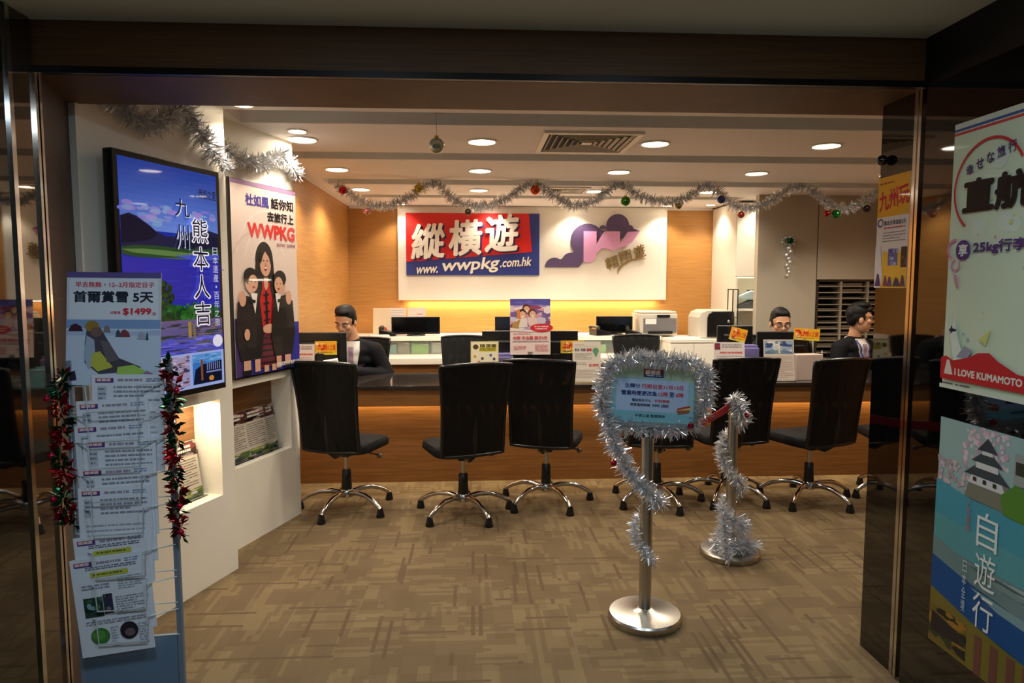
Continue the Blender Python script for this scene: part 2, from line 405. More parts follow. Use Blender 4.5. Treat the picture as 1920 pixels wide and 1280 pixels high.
# corridor: ceiling with a trim band, dark glass side walls
cc = MB().box(-3.5, -2.5, 2.40, 3.5, 2.05, 2.5)
for x in (-1.9, -.95, 0, .95, 1.9): cc.box(x - .004, -2.5, 2.396, x + .004, 2.05, 2.41, 1)
for yy in (2.04, 1.44, .84, .24): cc.box(-3.5, yy - .004, 2.396, 3.5, yy + .004, 2.41, 1)
struct(cc.build('ceiling_corridor', [TILE, mat('joint_grey', (120, 120, 114), .7)]))
struct(MB().box(-3.5, 2.05, 2.375, 1.72, 2.47, 2.5).box(1.62, -2.5, 2.375, 1.72, 2.05, 2.5).box(-3.5, 2.045, 2.37, 1.72, 2.075, 2.376).build('trim_2', TRIMG))
struct(MB().box(-1.60, -1.2, 0, -1.452, 2.275, 2.375).build('wall_left_glass', DARKG))
struct(MB().box(-1.60, 2.295, 0, -1.452, 2.405, 2.375).build('wall_left_mirror', mat('smoked_mirror', (120, 112, 104), .02, .9)))
struct(MB().box(1.607, -1.2, 0, 1.72, 2.39, 2.2).build('wall_right_glass', DARKG))
struct(MB().box(1.615, -1.2, 2.2, 1.75, 2.42, 2.375).box(1.66, 2.38, 0, 1.9, 2.44, 2.375).build('wall_right_fascia', mat('black_fascia', (9, 9, 9), .5)))
struct(MB().box(1.612, 2.455, 0, 1.632, 2.66, 2.2).build('wall_front_glass', BLACKG))
struct(MB().box(1.60, 2.405, 0, 1.618, 2.42, 2.2).box(1.605, 2.435, 0, 1.622, 2.452, 2.2).build('trim_3', CHROME))
struct(MB().box(-1.455, 2.275, 0, -1.444, 2.295, 2.375).build('trim_4', CHROME))
struct(MB().box(-1.458, 2.405, 0, -1.443, 2.418, 2.2).box(-1.462, 2.435, 0, -1.448, 2.447, 2.2).build('trim_5', CHROME))
struct(MB().box(-1.40, 7.93, 2.37, 2.8, 7.95, 2.4).build('trim_6', WHITEP))

# corridor lamps behind the photographer's side of the ceiling
cw = (0.70, 0.87, 1.0)
for i, (x, yy, nm) in enumerate([(-.5, .9, 'left'), (.7, .9, 'right'), (0.1, -.9, 'rear')]):
    t = thing('corridor_light', f'square cool white light panel in the corridor ceiling, the {nm} one of three', 'ceiling light', (x, yy, 2.40), 0, 'corridor light panels')
    MB().box(-.16, -.16, -.012, .16, .16, 0).build('frame', TRIMG, t)
    MB().box(-.14, -.14, -.014, .14, .14, -.011).build('diffuser', mat('cool_lamp_glow', (200, 226, 255), .5, emit=2.5), t)
    area('lamp', (0, 0, -.02), CORRIDOR_W, .28, .28, (0, 0, 0), t, cw)

# ------------------------------------------------------------------ downlights and vents
dl = thing('downlight', 'x', 'ceiling light', (0, 0, CZ), 0, 'round ceiling downlights')
MB().lathe([(.098, 0), (.098, -.006), (.086, -.010), (.080, -.004), (.080, .0)], n=32).build('trim_ring', WHITE, dl, smooth=30)
MB().lathe([(.079, -.001), (.079, -.0045)], n=28).build('lens', LAMP, dl)
spot('lamp', (0, 0, -.03), DOWNLIGHT_W, dl)
rows = {4.37: 'front', 5.46: 'second', 6.57: 'third'}; cols = {-1.05: 'leftmost', .06: 'second from left', 1.16: 'third from left', 2.28: 'fourth from left', 3.4: 'rightmost'}
first = True
for yy, rn in rows.items():
    for xx, cn in cols.items():
        lab = f'lit round downlight, {cn} in the {rn} row of the shop ceiling'
        if yy > 6 and xx > 3: continue
        if first: dl.location = (xx, yy, CZ); dl['label'] = lab; first = False
        else: dup(dl, (xx, yy, CZ), 0, lab)
sm = thing('downlight', 'lit round downlight over the left white display wall near the entrance', 'ceiling light', (-1.14, 3.55, CZ), 0, 'round ceiling downlights')
MB().lathe([(.06, 0), (.06, -.006), (.05, -.008), (.046, 0)], n=28).build('trim_ring', WHITE, sm, smooth=30)
MB().lathe([(.045, -.001), (.045, -.004)], n=24).build('lens', LAMP, sm); spot('lamp', (0, 0, -.03), 16, sm, 120)
dup(sm, (-1.02, 4.14, CZ), 0, 'lit small downlight just before the leftmost front row downlight')
for xx, nm in ((-.80, 'far left end'), (.20, 'left middle'), (1.16, 'right middle'), (2.2, 'right end')):
    w = dup(sm, (xx, 7.72, CZ), 0, f'small wall washer downlight over the {nm} of the white sign board', 'wall washer downlights')
dup(sm, (3.06, 7.06, CZ), 0, 'added small downlight in front of the tall white cupboard'); dup(sm, (2.66, 7.6, CZ), 0, 'added small downlight at the side of the tall white cupboard')  # both added to brighten the cupboard and the wood beside it
dup(sm, (-.72, 2.98, CZ), 0, 'added unseen ceiling downlight just inside the lintel over the wall screen', 'entrance downlights')  # added out of sight to brighten the near end of the display wall
for nm, xx, yy in (('front', -.05, 3.2), ('front right', 1.2, 3.2), ):
    k = dup(sm, (xx + .9, yy + .12, CZ), 0, f'small ceiling downlight just inside the lintel, {nm}', 'entrance downlights')

def vent(name, label, cx, cy, sz):
    t = thing(name, label, 'air vent', (cx, cy, CZ), 0, 'ceiling air vents'); h = sz / 2
    f = MB()
    for (a, b, c_, d) in ((-h, -h, h, -h + .035), (-h, h - .035, h, h), (-h, -h + .035, -h + .035, h - .035), (h - .035, -h + .035, h, h - .035)): f.box(a, b, -.014, c_, d, .0)
    f.build('frame', WHITE, t, bevel=.003)
    MB().box(-h + .03, -h + .03, -.002, h - .03, h - .03, 0).build('backing', mat('vent_dark', (40, 34, 32), .8), t)
    s = MB(); n = 6
    for i in range(n):            # concentric square louvre blades
        r0 = h - .045 - i * (h - .07) / n; r1 = r0 - .016
        for q in range(4):
            s.M = Matrix.Rotation(q * math.pi / 2, 4, 'Z')
            s.add([(-r0, -r0, -.012), (r0, -r0, -.012), (r1, -r1, -.003), (-r1, -r1, -.003)], [(0, 1, 2, 3), (3, 2, 1, 0)])
    s.M = Matrix(); s.box(-.03, -.03, -.012, .03, .03, -.004); s.build('louvre_blade', WHITE, t)
vent('ceiling_vent', 'large square white air vent with louvres in the front ceiling strip', .72, 4.36, .60)
vent('ceiling_vent', 'square white air vent above the sign board behind the garland', .88, 6.52, .42)
# sprinkler head and hanging silver bauble
t = thing('sprinkler', 'small chrome sprinkler head on the ceiling above the silver bauble', 'sprinkler', (-.19, 3.82, CZ + .14))
MB().lathe([(.03, 0), (.03, -.02), (.014, -.03), (.014, -.07), (.02, -.08)], n=20).build('body', CHROME, t, smooth=30)
MB().lathe([(.0, -.10), (.045, -.098), (.045, -.094), (.0, -.09)], n=24).build('deflector', CHROME, t, smooth=30)
def bauble(loc, rad, col, label, group='garland baubles', thread=.03):
    t = thing('bauble', label, 'bauble', loc, 0, group)
    MB().ball((0, 0, 0), rad, 20, 14).build('globe', mat('bauble_%d_%d_%d' % col, col, .12, .75), t, smooth=80)
    MB().lathe([(rad * .28, rad * .95), (rad * .28, rad * 1.22), (rad * .1, rad * 1.25)], n=12).cyl((0, 0, rad * 1.2), (0, 0, rad + thread), .0015, n=6).build('cap', mat('gold_cap', (190, 160, 90), .3, 1), t, smooth=40)
    return t
bauble((-.195, 3.83, 2.262), .043, (178, 182, 170), 'large silver bauble hanging on a thread from the ceiling sprinkler', 'hanging baubles', .13)

# ------------------------------------------------------------------ white board with wall signs
bd = thing('sign_board', 'large white backlit panel on the wood back wall carrying the two signs', 'sign board', (-.85, 7.88, 1.33))
MB().box(0, 0, 0, 3.10, .03, 1.065).build('panel', mat('board_white', (246, 240, 228), .45), bd, bevel=.003)
MB().box(.15, .03, .1, 2.95, .068, .98).build('back_frame', GREYP, bd)
MB().box(.05, .032, .012, 3.05, .045, .022).build('led_strip', LED, bd)
area('lamp', (1.55, .02, -.004), 11, 2.9, .03, (R(-8), 0, 0), bd, (1, .82, .52))
def pxl(u, v, X0=-.75): return ((u - 763) * (1.513 / 247), (516 - v) * (.70 / 114))
sg = thing('shop_sign', 'red and blue shop sign with raised white lettering on the white board', 'sign', (-.755, 7.845, 1.615))
SR = mat('sign_red', (214, 38, 34), .35); SB = mat('sign_blue', (50, 62, 140), .35); SW = mat('sign_white', (238, 232, 222), .4); SP = mat('sign_purple', (64, 36, 88), .4)
W_, H_ = 1.516, .70
MB().box(0, 0, 0, W_, .034, H_).build('panel', SB, sg, bevel=.002)
MB().prism([(.0, .15), (1.43, .265), (1.395, H_), (0, H_)], -.004, 0).build('red_field', SR, sg)
sh = MB(); lt = MB()
for ch, (u0, v0, u1, v1) in zip('縱橫遊', [(773, 421, 835, 486), (842, 414, 904, 480), (909, 403, 971, 473)]):
    x0, z1 = pxl(u0, v0); x1, z0 = pxl(u1, v1)
    letters(sh, ch, x0 + .022, z0 - .018, x1 + .022, z1 - .018, -.006, -.004, 0, .032, .10, R(3))
    letters(lt, ch, x0, z0, x1, z1, -.026, -.008, 0, .027, .10, R(3))
sh.build('letter_shadow', SP, sg); lt.build('letter', SW, sg)
ul = MB(); us = MB()
for st, (u0, v0, u1, v1) in (('www.', (781, 501, 822, 513)), ('wwpkg', (828, 484, 935, 513)), ('.com.hk', (938, 483, 996, 500))):
    x0, z1 = pxl(u0, v0); x1, z0 = pxl(u1, v1); letters(ul, st, x0, z0, x1, z1, -.012, 0, 0, .022, .25, R(3.2)); letters(us, st, x0 + .006, z0 - .006, x1 + .006, z1 - .006, -.002, 0, 0, .03, .25, R(3.2))
us.build('address_shadow', SP, sg); ul.build('address', SW, sg)
lg = thing('wall_logo', 'purple cloud logo with pink letter and gold characters on the white board', 'sign', (.82, 7.872, 1.60))
k_ = 1.191 / 705; fx = lambda u: (u - 1040) * k_; fz = lambda v: (560 - v) * k_ * .98
CL = mat('logo_purple', (92, 74, 112), .4); PK = mat('logo_pink', (224, 160, 204), .4); GD = mat('logo_gold', (140, 112, 58), .35)
cm = MB()
def disc(cx, cy, r, a0=0, a1=360, y0=-.012):
    cm.prism([(fx(cx + r * math.cos(R(a0 + (a1 - a0) * i / 32))), fz(cy - r * math.sin(R(a0 + (a1 - a0) * i / 32)))) for i in range(33 if a1 - a0 < 360 else 32)], y0, 0)
disc(1335, 310, 116, 20, 255); disc(1542, 205, 78, -40, 220, -.0124); disc(1440, 228, 24, 0, 180, -.0122); disc(1625, 226, 24, -30, 150, -.0118)
disc(1110, 495, 66, 0, 180); disc(1222, 456, 62, 0, 200, -.0126)
cm.prism([(fx(a), fz(b)) for a, b in [(1120, 495), (1150, 440), (1240, 390), (1310, 330), (1335, 250), (1420, 240), (1480, 240), (1600, 230), (1650, 226), (1695, 243), (1640, 260), (1560, 300), (1480, 310), (1400, 340), (1340, 420), (1300, 465), (1275, 495)]], -.0128, 0)
cm.build('cloud', CL, lg, fix=True)
MB().prism([(fx(a), fz(b)) for a, b in [(1308, 247), (1395, 247), (1395, 335), (1450, 247), (1555, 247), (1555, 330), (1610, 250), (1692, 245), (1640, 320), (1600, 345), (1545, 362), (1510, 380), (1475, 366), (1430, 362), (1395, 400), (1384, 445), (1350, 462), (1308, 456)]], -.03, -.013).build('letter', PK, lg, fix=True)
gm = MB()
for ch, (u0, v0, u1, v1) in zip('翱翔遊', [(1458, 418, 1548, 505), (1552, 376, 1640, 458), (1655, 338, 1735, 430)]): letters(gm, ch, fx(u0), fz(v1), fx(u1), fz(v0), -.014, 0, 0, .006, .1, R(20))
arcp = [(1545, 545), (1552, 520), (1580, 486), (1630, 455), (1690, 440), (1742, 432), (1700, 432), (1630, 442), (1575, 470), (1545, 508)]
gm.prism([(fx(a), fz(b)) for a, b in arcp], -.014, 0); gm.build('lettering', GD, lg, fix=True)

# ------------------------------------------------------------------ white display walls at the left (turned 18.5 degrees)
ANG = math.atan2(-.317, .948) + 0  # local x runs along the wall face, away from the entrance
PD = Vector((.317, .948, 0)); PN = Vector((.948, -.317, 0)); P1 = Vector((-1.253, 3.599, 0))
RZ = math.atan2(PD.y, PD.x)         # local +x = PD ; local -y = PN (towards the room)
def onwall(s, off, z): p = P1 + PD * s + PN * off; return (p.x, p.y, z)
def partition(name, label, s0, s1, off, niche, nd, zt=2.4):
    t = thing(name, label, 'display wall', onwall(s0, off, 0), RZ); w = s1 - s0; a, b, z0, z1 = niche; a -= s0; b -= s0; T = .30
    MB().box(0, 0, 0, w, T, z0).box(0, 0, z1, w, T, zt).box(0, 0, z0, a, T, z1).box(b, 0, z0, w, T, z1).box(a, nd + .012, z0, b, T, z1).build('body', WHITE, t)
    MB().box(a, nd, z0, b, nd + .012, z1).build('niche_back', WOOD, t)
    return t
d1 = partition('display_wall', 'white floor to ceiling display wall with the screen and a lit niche', -.862, 0, 0, (-.40, -.10, .43, .925), .16)
d2 = partition('display_wall', 'set back white display wall carrying the poster of three figures', .004, .865, -.168, (.205, .775, .465, .925), .14, 2.4)
MB().box(.49, .03, .916, .74, .05, .924).build('niche_light', LED, d1); area('lamp', (.62, .05, .91), 1.6, .25, .04, (0, 0, 0), d1, (1, .84, .6))
# wall mounted screen
TS = -.80; tv = thing('wall_screen', 'upright black framed screen showing a blue lake scene on the white wall', 'screen', onwall(TS, .10, 1.0), RZ)
TW, TH = .625, 1.04
MB().box(0, .0, 0, TW, .045, TH).box(.03, .045, .06, TW - .03, .062, TH - .06).build('housing', BLACK, tv, bevel=.004)
MB().box(.12, .06, .35, TW - .12, .098, .7).build('wall_bracket', BLACK, tv)
q = Print(TW - .05, TH - .055, (24, 42, 150), .001, emit=.42, coat=.6, rough=.15)
for i in range(12): q.rect(0, .024 * i, 1, .024 * i + .026, (36 + 5 * i, 66 + 5 * i, 168 + 3 * i))
rg = random.Random(12); q.step = .000015
for i in range(46):
    a_, b_ = rg.choice([(.18, .21), (.42, .20), (.30, .235), (.80, .20)]); q.ell(a_ + rg.gauss(0, .08), b_ + rg.gauss(0, .012), rg.uniform(.03, .07), rg.uniform(.005, .012), (96 + rg.randint(0, 50), 112 + rg.randint(0, 40), 196), n=12)
q.poly([(0, .24), (.08, .225), (.15, .235), (.2, .25), (.27, .27), (.32, .29), (.42, .31), (.5, .305), (.6, .30), (.68, .28), (.75, .27), (.82, .262), (.9, .265), (1, .275), (1, .37), (0, .37)], (28, 30, 62))
q.poly([(0, .24), (.06, .228), (.12, .237), (.18, .25), (.25, .27), (.34, .30), (.28, .325), (.16, .34), (0, .35)], (18, 20, 42)); q.poly([(.55, .345), (.66, .31), (.78, .29), (.9, .285), (1, .295), (1, .36), (.55, .36)], (22, 24, 50))
q.poly([(0, .365), (.15, .354), (.3, .352), (.6, .357), (1, .35), (1, .43), (.75, .43), (.5, .42), (.2, .41), (0, .395)], (34, 66, 40)); q.poly([(0, .375), (.2, .368), (.4, .37), (.9, .38), (.7, .39), (.5, .395), (.1, .387)], (84, 116, 64)); q.poly([(.3, .405), (.55, .40), (1, .415), (1, .425), (.6, .42)], (70, 96, 54))
q.rect(0, .405, 1, .66, (38, 40, 158)); q.poly([(.5, .392), (.75, .378), (1, .375), (1, .40), (.7, .408)], (66, 78, 184))
for i in range(30): x = rg.uniform(0, .9); y_ = rg.uniform(.42, .64); q.rect(x, y_, x + rg.uniform(.05, .25), y_ + .003, (48 + rg.randint(-12, 12), 52 + rg.randint(-12, 12), 172))
q.rect(0, .645, 1, .69, (24, 58, 32))
def bush(cx, cy, rx, ry, cols, n):
    for i in range(n): a_ = rg.uniform(0, 6.28); r_ = math.sqrt(rg.random()); x_ = min(.97, max(.03, cx + rx * r_ * math.cos(a_))); q.ell(x_, cy + ry * r_ * math.sin(a_), rg.uniform(.012, .03), rg.uniform(.006, .016), rg.choice(cols), n=9)
bush(.10, .625, .14, .035, [(30, 92, 34), (22, 66, 28), (46, 116, 40)], 60); bush(.36, .565, .10, .055, [(20, 42, 30), (14, 32, 24), (30, 62, 36)], 80); bush(.36, .625, .13, .03, [(20, 52, 30), (28, 72, 34)], 40); bush(.68, .645, .30, .035, [(26, 84, 32), (18, 52, 26), (40, 104, 40)], 110)
q.step = .0001; q.rect(0, .68, 1, .84, (66, 62, 150)); q.rect(0, .68, 1, .74, (96, 84, 124)); q.photo(0, .69, 1, .76, [(90, 80, 130), (58, 66, 50), (44, 40, 60), (120, 96, 80), (36, 50, 36), (84, 84, 150)], 4, 70, .35); q.photo(0, .76, 1, .835, [(74, 76, 184), (60, 56, 150), (98, 92, 196), (50, 46, 110), (110, 110, 206), (86, 84, 60)], 14, 60, .4); q.rect(.60, .69, .635, .76, (150, 124, 60)); q.rect(.655, .70, .68, .77, (120, 100, 60))
q.rect(0, .835, 1, 1, (146, 166, 222)); q.photo(.03, .845, .60, .985, [(150, 140, 178), (90, 80, 110), (190, 180, 205), (120, 90, 96), (60, 56, 84), (170, 160, 190)], 8, 90, .35)
q.rect(.63, .845, .97, .985, (50, 110, 190)); q.photo(.63, .845, .97, .885, [(80, 140, 206), (130, 170, 220), (60, 110, 180)], 5, 12, .6); q.poly([(.63, .985), (.66, .915), (.74, .895), (.97, .885), (.97, .985)], (14, 20, 42)); q.rect(.72, .87, .745, .97, (120, 70, 40))
for i in range(7): q.rect(.79 + i * .024, .89, .80 + i * .024, .925, (120, 132, 190))
q.rect(.78, .93, .96, .938, (110, 120, 180)); q.ell(.84, .965, .03, .012, (190, 130, 50)); q.ell(.93, .79, .06, .03, (214, 214, 235))
for st, box in (('九', (.50, .135, .66, .215)), ('州', (.50, .25, .64, .36))): q.text(st, *[v + d for v, d in zip(box, (.008, .004, .008, .004))], (180, 190, 225), .02); q.text(st, *box, (12, 14, 34), .0)
for i, ch in enumerate('熊本人吉'):
    y0 = (.215, .345, .475, .60)[i]; q.text(ch, .665, y0 - .004, .865, y0 + .115, (225, 225, 240), .045); q.text(ch, .68, y0, .85, y0 + .108, (10, 12, 36), .0)
q.vtext('日本遺產・百年之旅', .90, .34, .96, .72, (190, 196, 225), .0); q.text('菊姫之里', .76, .075, .96, .12, (16, 18, 46), .01)
place(q.build('screen', tv), (.025, -.0005, .03))
# framed poster of three figures on the second wall
po = thing('wall_poster', 'tall poster of a laughing woman between two boys in black suits', 'poster', onwall(.215, -.168 + .028, .985), RZ)
PW, PH = .625, 1.10
MB().box(-.012, 0, -.012, PW + .004, .026, PH + .004).build('backing_board', BLACK, po, bevel=.002)
q = Print(PW, PH, (216, 196, 186), .001, coat=.25)
for r in (.25, .38, .5): q.arc(.55, .42, r, 20, 170, .012, (226, 212, 204))
q.rect(0, 0, 1, .022, (150, 118, 150)); q.arc(.4, .5, .45, 60, 150, .02, (206, 184, 178))
q.text('杜如風', .20, .06, .555, .122, (70, 62, 140), .035); q.text('話你知', .585, .058, .955, .118, (24, 20, 26), .035)
q.text('去旅行上', .52, .135, .955, .190, (24, 20, 26), .035); q.text('WWPKG', .22, .205, .97, .285, (206, 52, 48), .045); q.text('電話查詢  旅遊熱線', .66, .30, .97, .318, (150, 80, 110), .01)
q.rect(.0, .80, 1, 1, (44, 46, 132)); q.rect(.0, .70, .1, 1, (70, 52, 110)); q.rect(.66, .74, 1, 1, (40, 44, 150))
BK = (26, 20, 20); SKN = (206, 158, 132); RD = (184, 34, 36)
# woman
q.ell(.455, .40, .135, .10, BK); q.poly([(.33, .38), (.58, .38), (.63, .56), (.60, .60), (.33, .60), (.29, .55)], BK)
q.poly([(.30, .55), (.42, .51), (.50, .51), (.66, .56), (.70, .76), (.62, .80), (.34, .80), (.28, .74)], RD); q.poly([(.30, .555), (.36, .535), (.38, .74), (.33, .80), (.27, .76)], BK); q.poly([(.60, .545), (.67, .56), (.71, .76), (.63, .80), (.585, .74)], BK); q.poly([(.34, .40), (.40, .44), (.41, .55), (.37, .60), (.33, .58)], BK); q.poly([(.53, .44), (.59, .40), (.62, .58), (.57, .61), (.53, .55)], BK); q.poly([(.435, .49), (.50, .49), (.495, .54), (.465, .56), (.44, .54)], SKN); q.poly([(.45, .56), (.48, .56), (.49, .76), (.445, .76)], BK)
for i in range(4): q.poly([(.42, .58 + i * .045), (.51, .575 + i * .045), (.51, .585 + i * .045), (.42, .59 + i * .045)], BK)
q.ell(.465, .418, .085, .066, SKN); q.poly([(.37, .40), (.40, .355), (.46, .35), (.43, .375), (.395, .42)], BK); q.poly([(.56, .40), (.53, .355), (.46, .35), (.52, .38), (.545, .42)], BK); q.ell(.465, .442, .022, .014, (150, 30, 40)); q.ell(.465, .438, .018, .005, (240, 232, 226)); q.rect(.425, .398, .45, .403, BK); q.rect(.48, .398, .505, .403, BK); q.ell(.47, .418, .01, .01, (188, 136, 110))
q.poly([(.34, .78), (.62, .78), (.72, .95), (.66, .97), (.32, .97), (.28, .93)], (92, 24, 44))
for i in range(5): q.poly([(.33 - i * .008, .81 + i * .033), (.64 + i * .014, .81 + i * .033), (.645 + i * .014, .82 + i * .033), (.325 - i * .008, .82 + i * .033)], (34, 18, 30))
q.rect(.40, .96, .47, .995, SKN); q.rect(.52, .96, .59, .995, SKN); q.ell(.49, .765, .10, .025, SKN)
# boys
for sx, hx, hy in ((1, .235, .515), (-1, .685, .525)):
    f = lambda d: hx + sx * d
    q.poly([(f(-.20), .62), (f(-.08), .585), (f(.12), .60), (f(.17), .80), (f(.12), .92), (f(-.17), .92), (f(-.23), .80)], BK)
    q.poly([(f(-.01), .57), (f(.09), .575), (f(.05), .68)], (226, 220, 214)); q.ell(hx, hy, .085, .058, SKN); q.ell(hx - .005, hy - .03, .10, .045, BK); q.ell(f(.03), hy + .005, .07, .044, SKN)
    q.rect(f(.0) - .012, hy - .004, f(.0) + .012, hy, BK); q.rect(f(.06) - .012, hy - .004, f(.06) + .012, hy, BK); q.ell(f(.035), hy + .027, .022, .005, (150, 60, 60)); q.ell(f(-.13), .60, .05, .04, SKN)
    q.poly([(f(-.03), .60), (f(.06), .61), (f(.05), .625), (f(-.03), .62)], BK); q.rect(min(f(-.14), f(-.04)), .92, max(f(-.14), f(-.04)), .985, SKN); q.rect(min(f(.02), f(.10)), .92, max(f(.02), f(.10)), .985, SKN); q.rect(min(f(-.15), f(-.03)), .97, max(f(-.15), f(-.03)), .995, BK)
q.ell(.15, .785, .04, .03, SKN); q.text('縱橫遊旅行社 有限公司', .58, .955, .97, .978, (230, 226, 224), .02)
place(q.build('sheet', po), (0, -.0015, 0))
# brochures in the two niches
def brochure(label, s, off, z, seed, w=.20, h=.285, lean=8):
    t = thing('brochure', label, 'brochure', onwall(s, off, z), RZ, 'brochures in the wall niches')
    q = Print(w, h, (206, 196, 180), .012, rough=.5)
    q.photo(0, 0, 1, .26, [(70, 44, 40), (120, 60, 50), (40, 30, 34), (180, 160, 150), (90, 70, 60)], seed, 20); q.lines(.2, .06, .8, .2, 2, (226, 220, 210), seed, .6)
    q.lines(.08, .31, .92, .80, 11, (110, 100, 92), seed + 3, .35); q.photo(0, .84, 1, 1, [(90, 110, 60), (50, 54, 80), (170, 170, 90), (200, 190, 190)], seed + 5, 12)
    o = q.build('cover', t); o.rotation_euler = (R(-lean), 0, 0)
    a = MB().box(-.008, .03, -.006, w + .008, .036, h * .8).box(-.008, -.022, -.006, w + .008, .03, -.002).box(-.008, -.022, -.002, w + .008, -.020, .03).build('holder', ACRY, t)
    return t
brochure('travel brochure standing in the lit niche under the wall screen', -.335, -.09, .437, 11)
brochure('left travel brochure in the niche under the tall poster', .25, -.168 - .07, .472, 12)
brochure('middle travel brochure in the niche under the tall poster', .44, -.168 - .072, .472, 13)
b3 = brochure('narrow travel brochure partly hidden at the right of the poster niche', .645, -.168 - .075, .472, 14, w=.10)

# ------------------------------------------------------------------ front service counter
ct = thing('service_counter', 'long wood front service counter with dark glass top behind the visitor chairs', 'counter', (0, 5.05, 0))
CX0, CX1 = -1.40, 4.25
MB().box(CX0, .0, .605, CX1, .05, .735).build('fascia', WOOD, ct)
MB().box(CX0, .11, 0, CX1, .15, .735).box(CX0, .05, .66, CX1, .11, .735).build('front_panel', WOOD, ct)
MB().box(CX0, -.02, .737, CX1, .74, .760).build('countertop', mat('dark_glass_top', (46, 40, 36), .06, spec=.6, ior=1.7), ct, bevel=.002)
MB().box(CX0, .06, .648, CX1, .10, .658).build('led_strip', LED, ct)
area('lamp', (1.4, .075, .645), 14, 5.5, .03, (R(10), 0, 0), ct, (1, .76, .42))
MB().box(CX0, .70, 0, CX0 + .04, .72, .735).box(CX1 - .04, .15, 0, CX1, .72, .735).box(1.4, .15, 0, 1.44, .72, .735).build('side_panel', WOOD, ct)

# ------------------------------------------------------------------ back counter with glass fronted shelf
bc = thing('back_counter', 'long white topped back counter with a glass fronted shelf under the sign board', 'counter', (0, 7.0, 0))
BX0, BX1 = -1.41, 2.06
MB().box(BX0, 0, .69, BX1, .46, .755).build('ledge', WHITE, bc, bevel=.004)
MB().box(BX0, .05, 0, BX1, .93, .69).build('base', WOOD, bc)
MB().box(BX0, .35, .905, BX1, .93, .95).build('top', WHITE, bc, bevel=.004)
MB().box(BX0, .90, .755, BX1, .93, .905).box(BX0, .46, .755, BX0 + .03, .9, .905).box(BX1 - .03, .46, .755, BX1, .9, .905).build('shelf_back', mat('shelf_back_green', (158, 164, 146), .6), bc)
MB().box(BX0, .372, .756, BX1, .378, .905).build('glass_front', mat('thin_glass', (225, 240, 232), .04, alpha=.10), bc)
def blk(name, label, cat, loc, dims, m, rz=0, bev=.003, group=None):
    o = MB().box(-dims[0] / 2, -dims[1] / 2, 0, dims[0] / 2, dims[1] / 2, dims[2]).build(name, m, bevel=bev); o.location = loc; o.rotation_euler = (0, 0, rz); return tag(o, label, cat, group)
def filebox(name, label, x, y, z, w, d, h, col, group='files behind the back counter glass'):
    t = thing(name, label, 'file box', (x, y, z), 0, group); m = mat('file_%d_%d_%d' % col, col, .5)
    MB().box(-w / 2, -d / 2, 0, w / 2, d / 2, .004).box(-w / 2, -d / 2, 0, -w / 2 + .004, d / 2, h).box(w / 2 - .004, -d / 2, 0, w / 2, d / 2, h).prism([(-w / 2, 0), (w / 2, 0), (w / 2, h * .72), (-w / 2, h)], -d / 2, -d / 2 + .004).box(-w / 2, d / 2 - .004, 0, w / 2, d / 2, h).build('tray', m, t)
    p = MB()
    for i in range(4): p.box(-w / 2 + .01, -d / 2 + .012 + i * d * .22, .005, w / 2 - .01, -d / 2 + .02 + i * d * .22, h * (.9 - .05 * i))
    p.build('papers', PAPER, t)
    return t
filebox('file_box', 'teal file box behind the back counter glass nearest the seated left man', -.88, 7.55, .756, .10, .2, .11, (84, 140, 140))
filebox('file_box', 'olive grey file box behind the back counter glass beside the teal box', -.755, 7.55, .756, .13, .2, .135, (122, 116, 92))
filebox('file_box', 'bright green file box behind the back counter glass left of the staff chair', -.58, 7.55, .756, .19, .2, .12, (118, 172, 70))
filebox('file_box', 'pale grey file box at the right of the green one behind glass', -.40, 7.58, .756, .12, .2, .13, (170, 176, 166))
filebox('file_box', 'small dark red file box beside the pale grey one behind glass', -.285, 7.55, .756, .08, .2, .06, (108, 60, 70))
filebox('file_box', 'green file box at the right end of the back counter beside the staff chair', 1.42, 7.55, .756, .10, .2, .10, (126, 176, 80))
# low white cabinet carrying the copier
lc = thing('low_cabinet', 'low white cabinet with plain doors at the right end of the back counter', 'cabinet', (2.46, 7.05, 0))
MB().box(-.385, .0, .0, .335, .62, .90).build('body', WHITE, lc); MB().box(-.395, -.02, .90, .34, .64, .935).build('top', WHITE, lc, bevel=.003)
for i, (a, b) in enumerate(((-.38, -.145), (-.139, .095), (.101, .33))):
    d = MB().box(a, -.018, .06, b, 0, .885).build('door', WHITE, lc, bevel=.003); MB().box(b - .035, -.03, .6, b - .022, -.018, .72).build('handle', CHROME, d)
# printer
pr_ = thing('printer', 'grey and cream laser printer on the right of the back counter', 'printer', (2.03, 7.56, .951))
MB().box(-.21, -.19, 0, .21, .19, .24).box(-.2, -.18, .24, .2, .18, .265).build('housing', mat('printer_cream', (206, 198, 184), .45), pr_, bevel=.012)
MB().box(-.17, -.2, .03, .2, -.188, .19).build('front_panel', mat('printer_grey', (112, 110, 112), .4), pr_, bevel=.004)
MB().box(-.15, -.206, .125, -.03, -.199, .185).build('label_plate', PAPER, pr_); MB().box(-.12, -.215, .02, .15, -.199, .05).build('paper_slot', BLACK, pr_, bevel=.003); MB().box(-.02, -.206, .2, .12, -.18, .228).build('control_panel', BLACK, pr_)
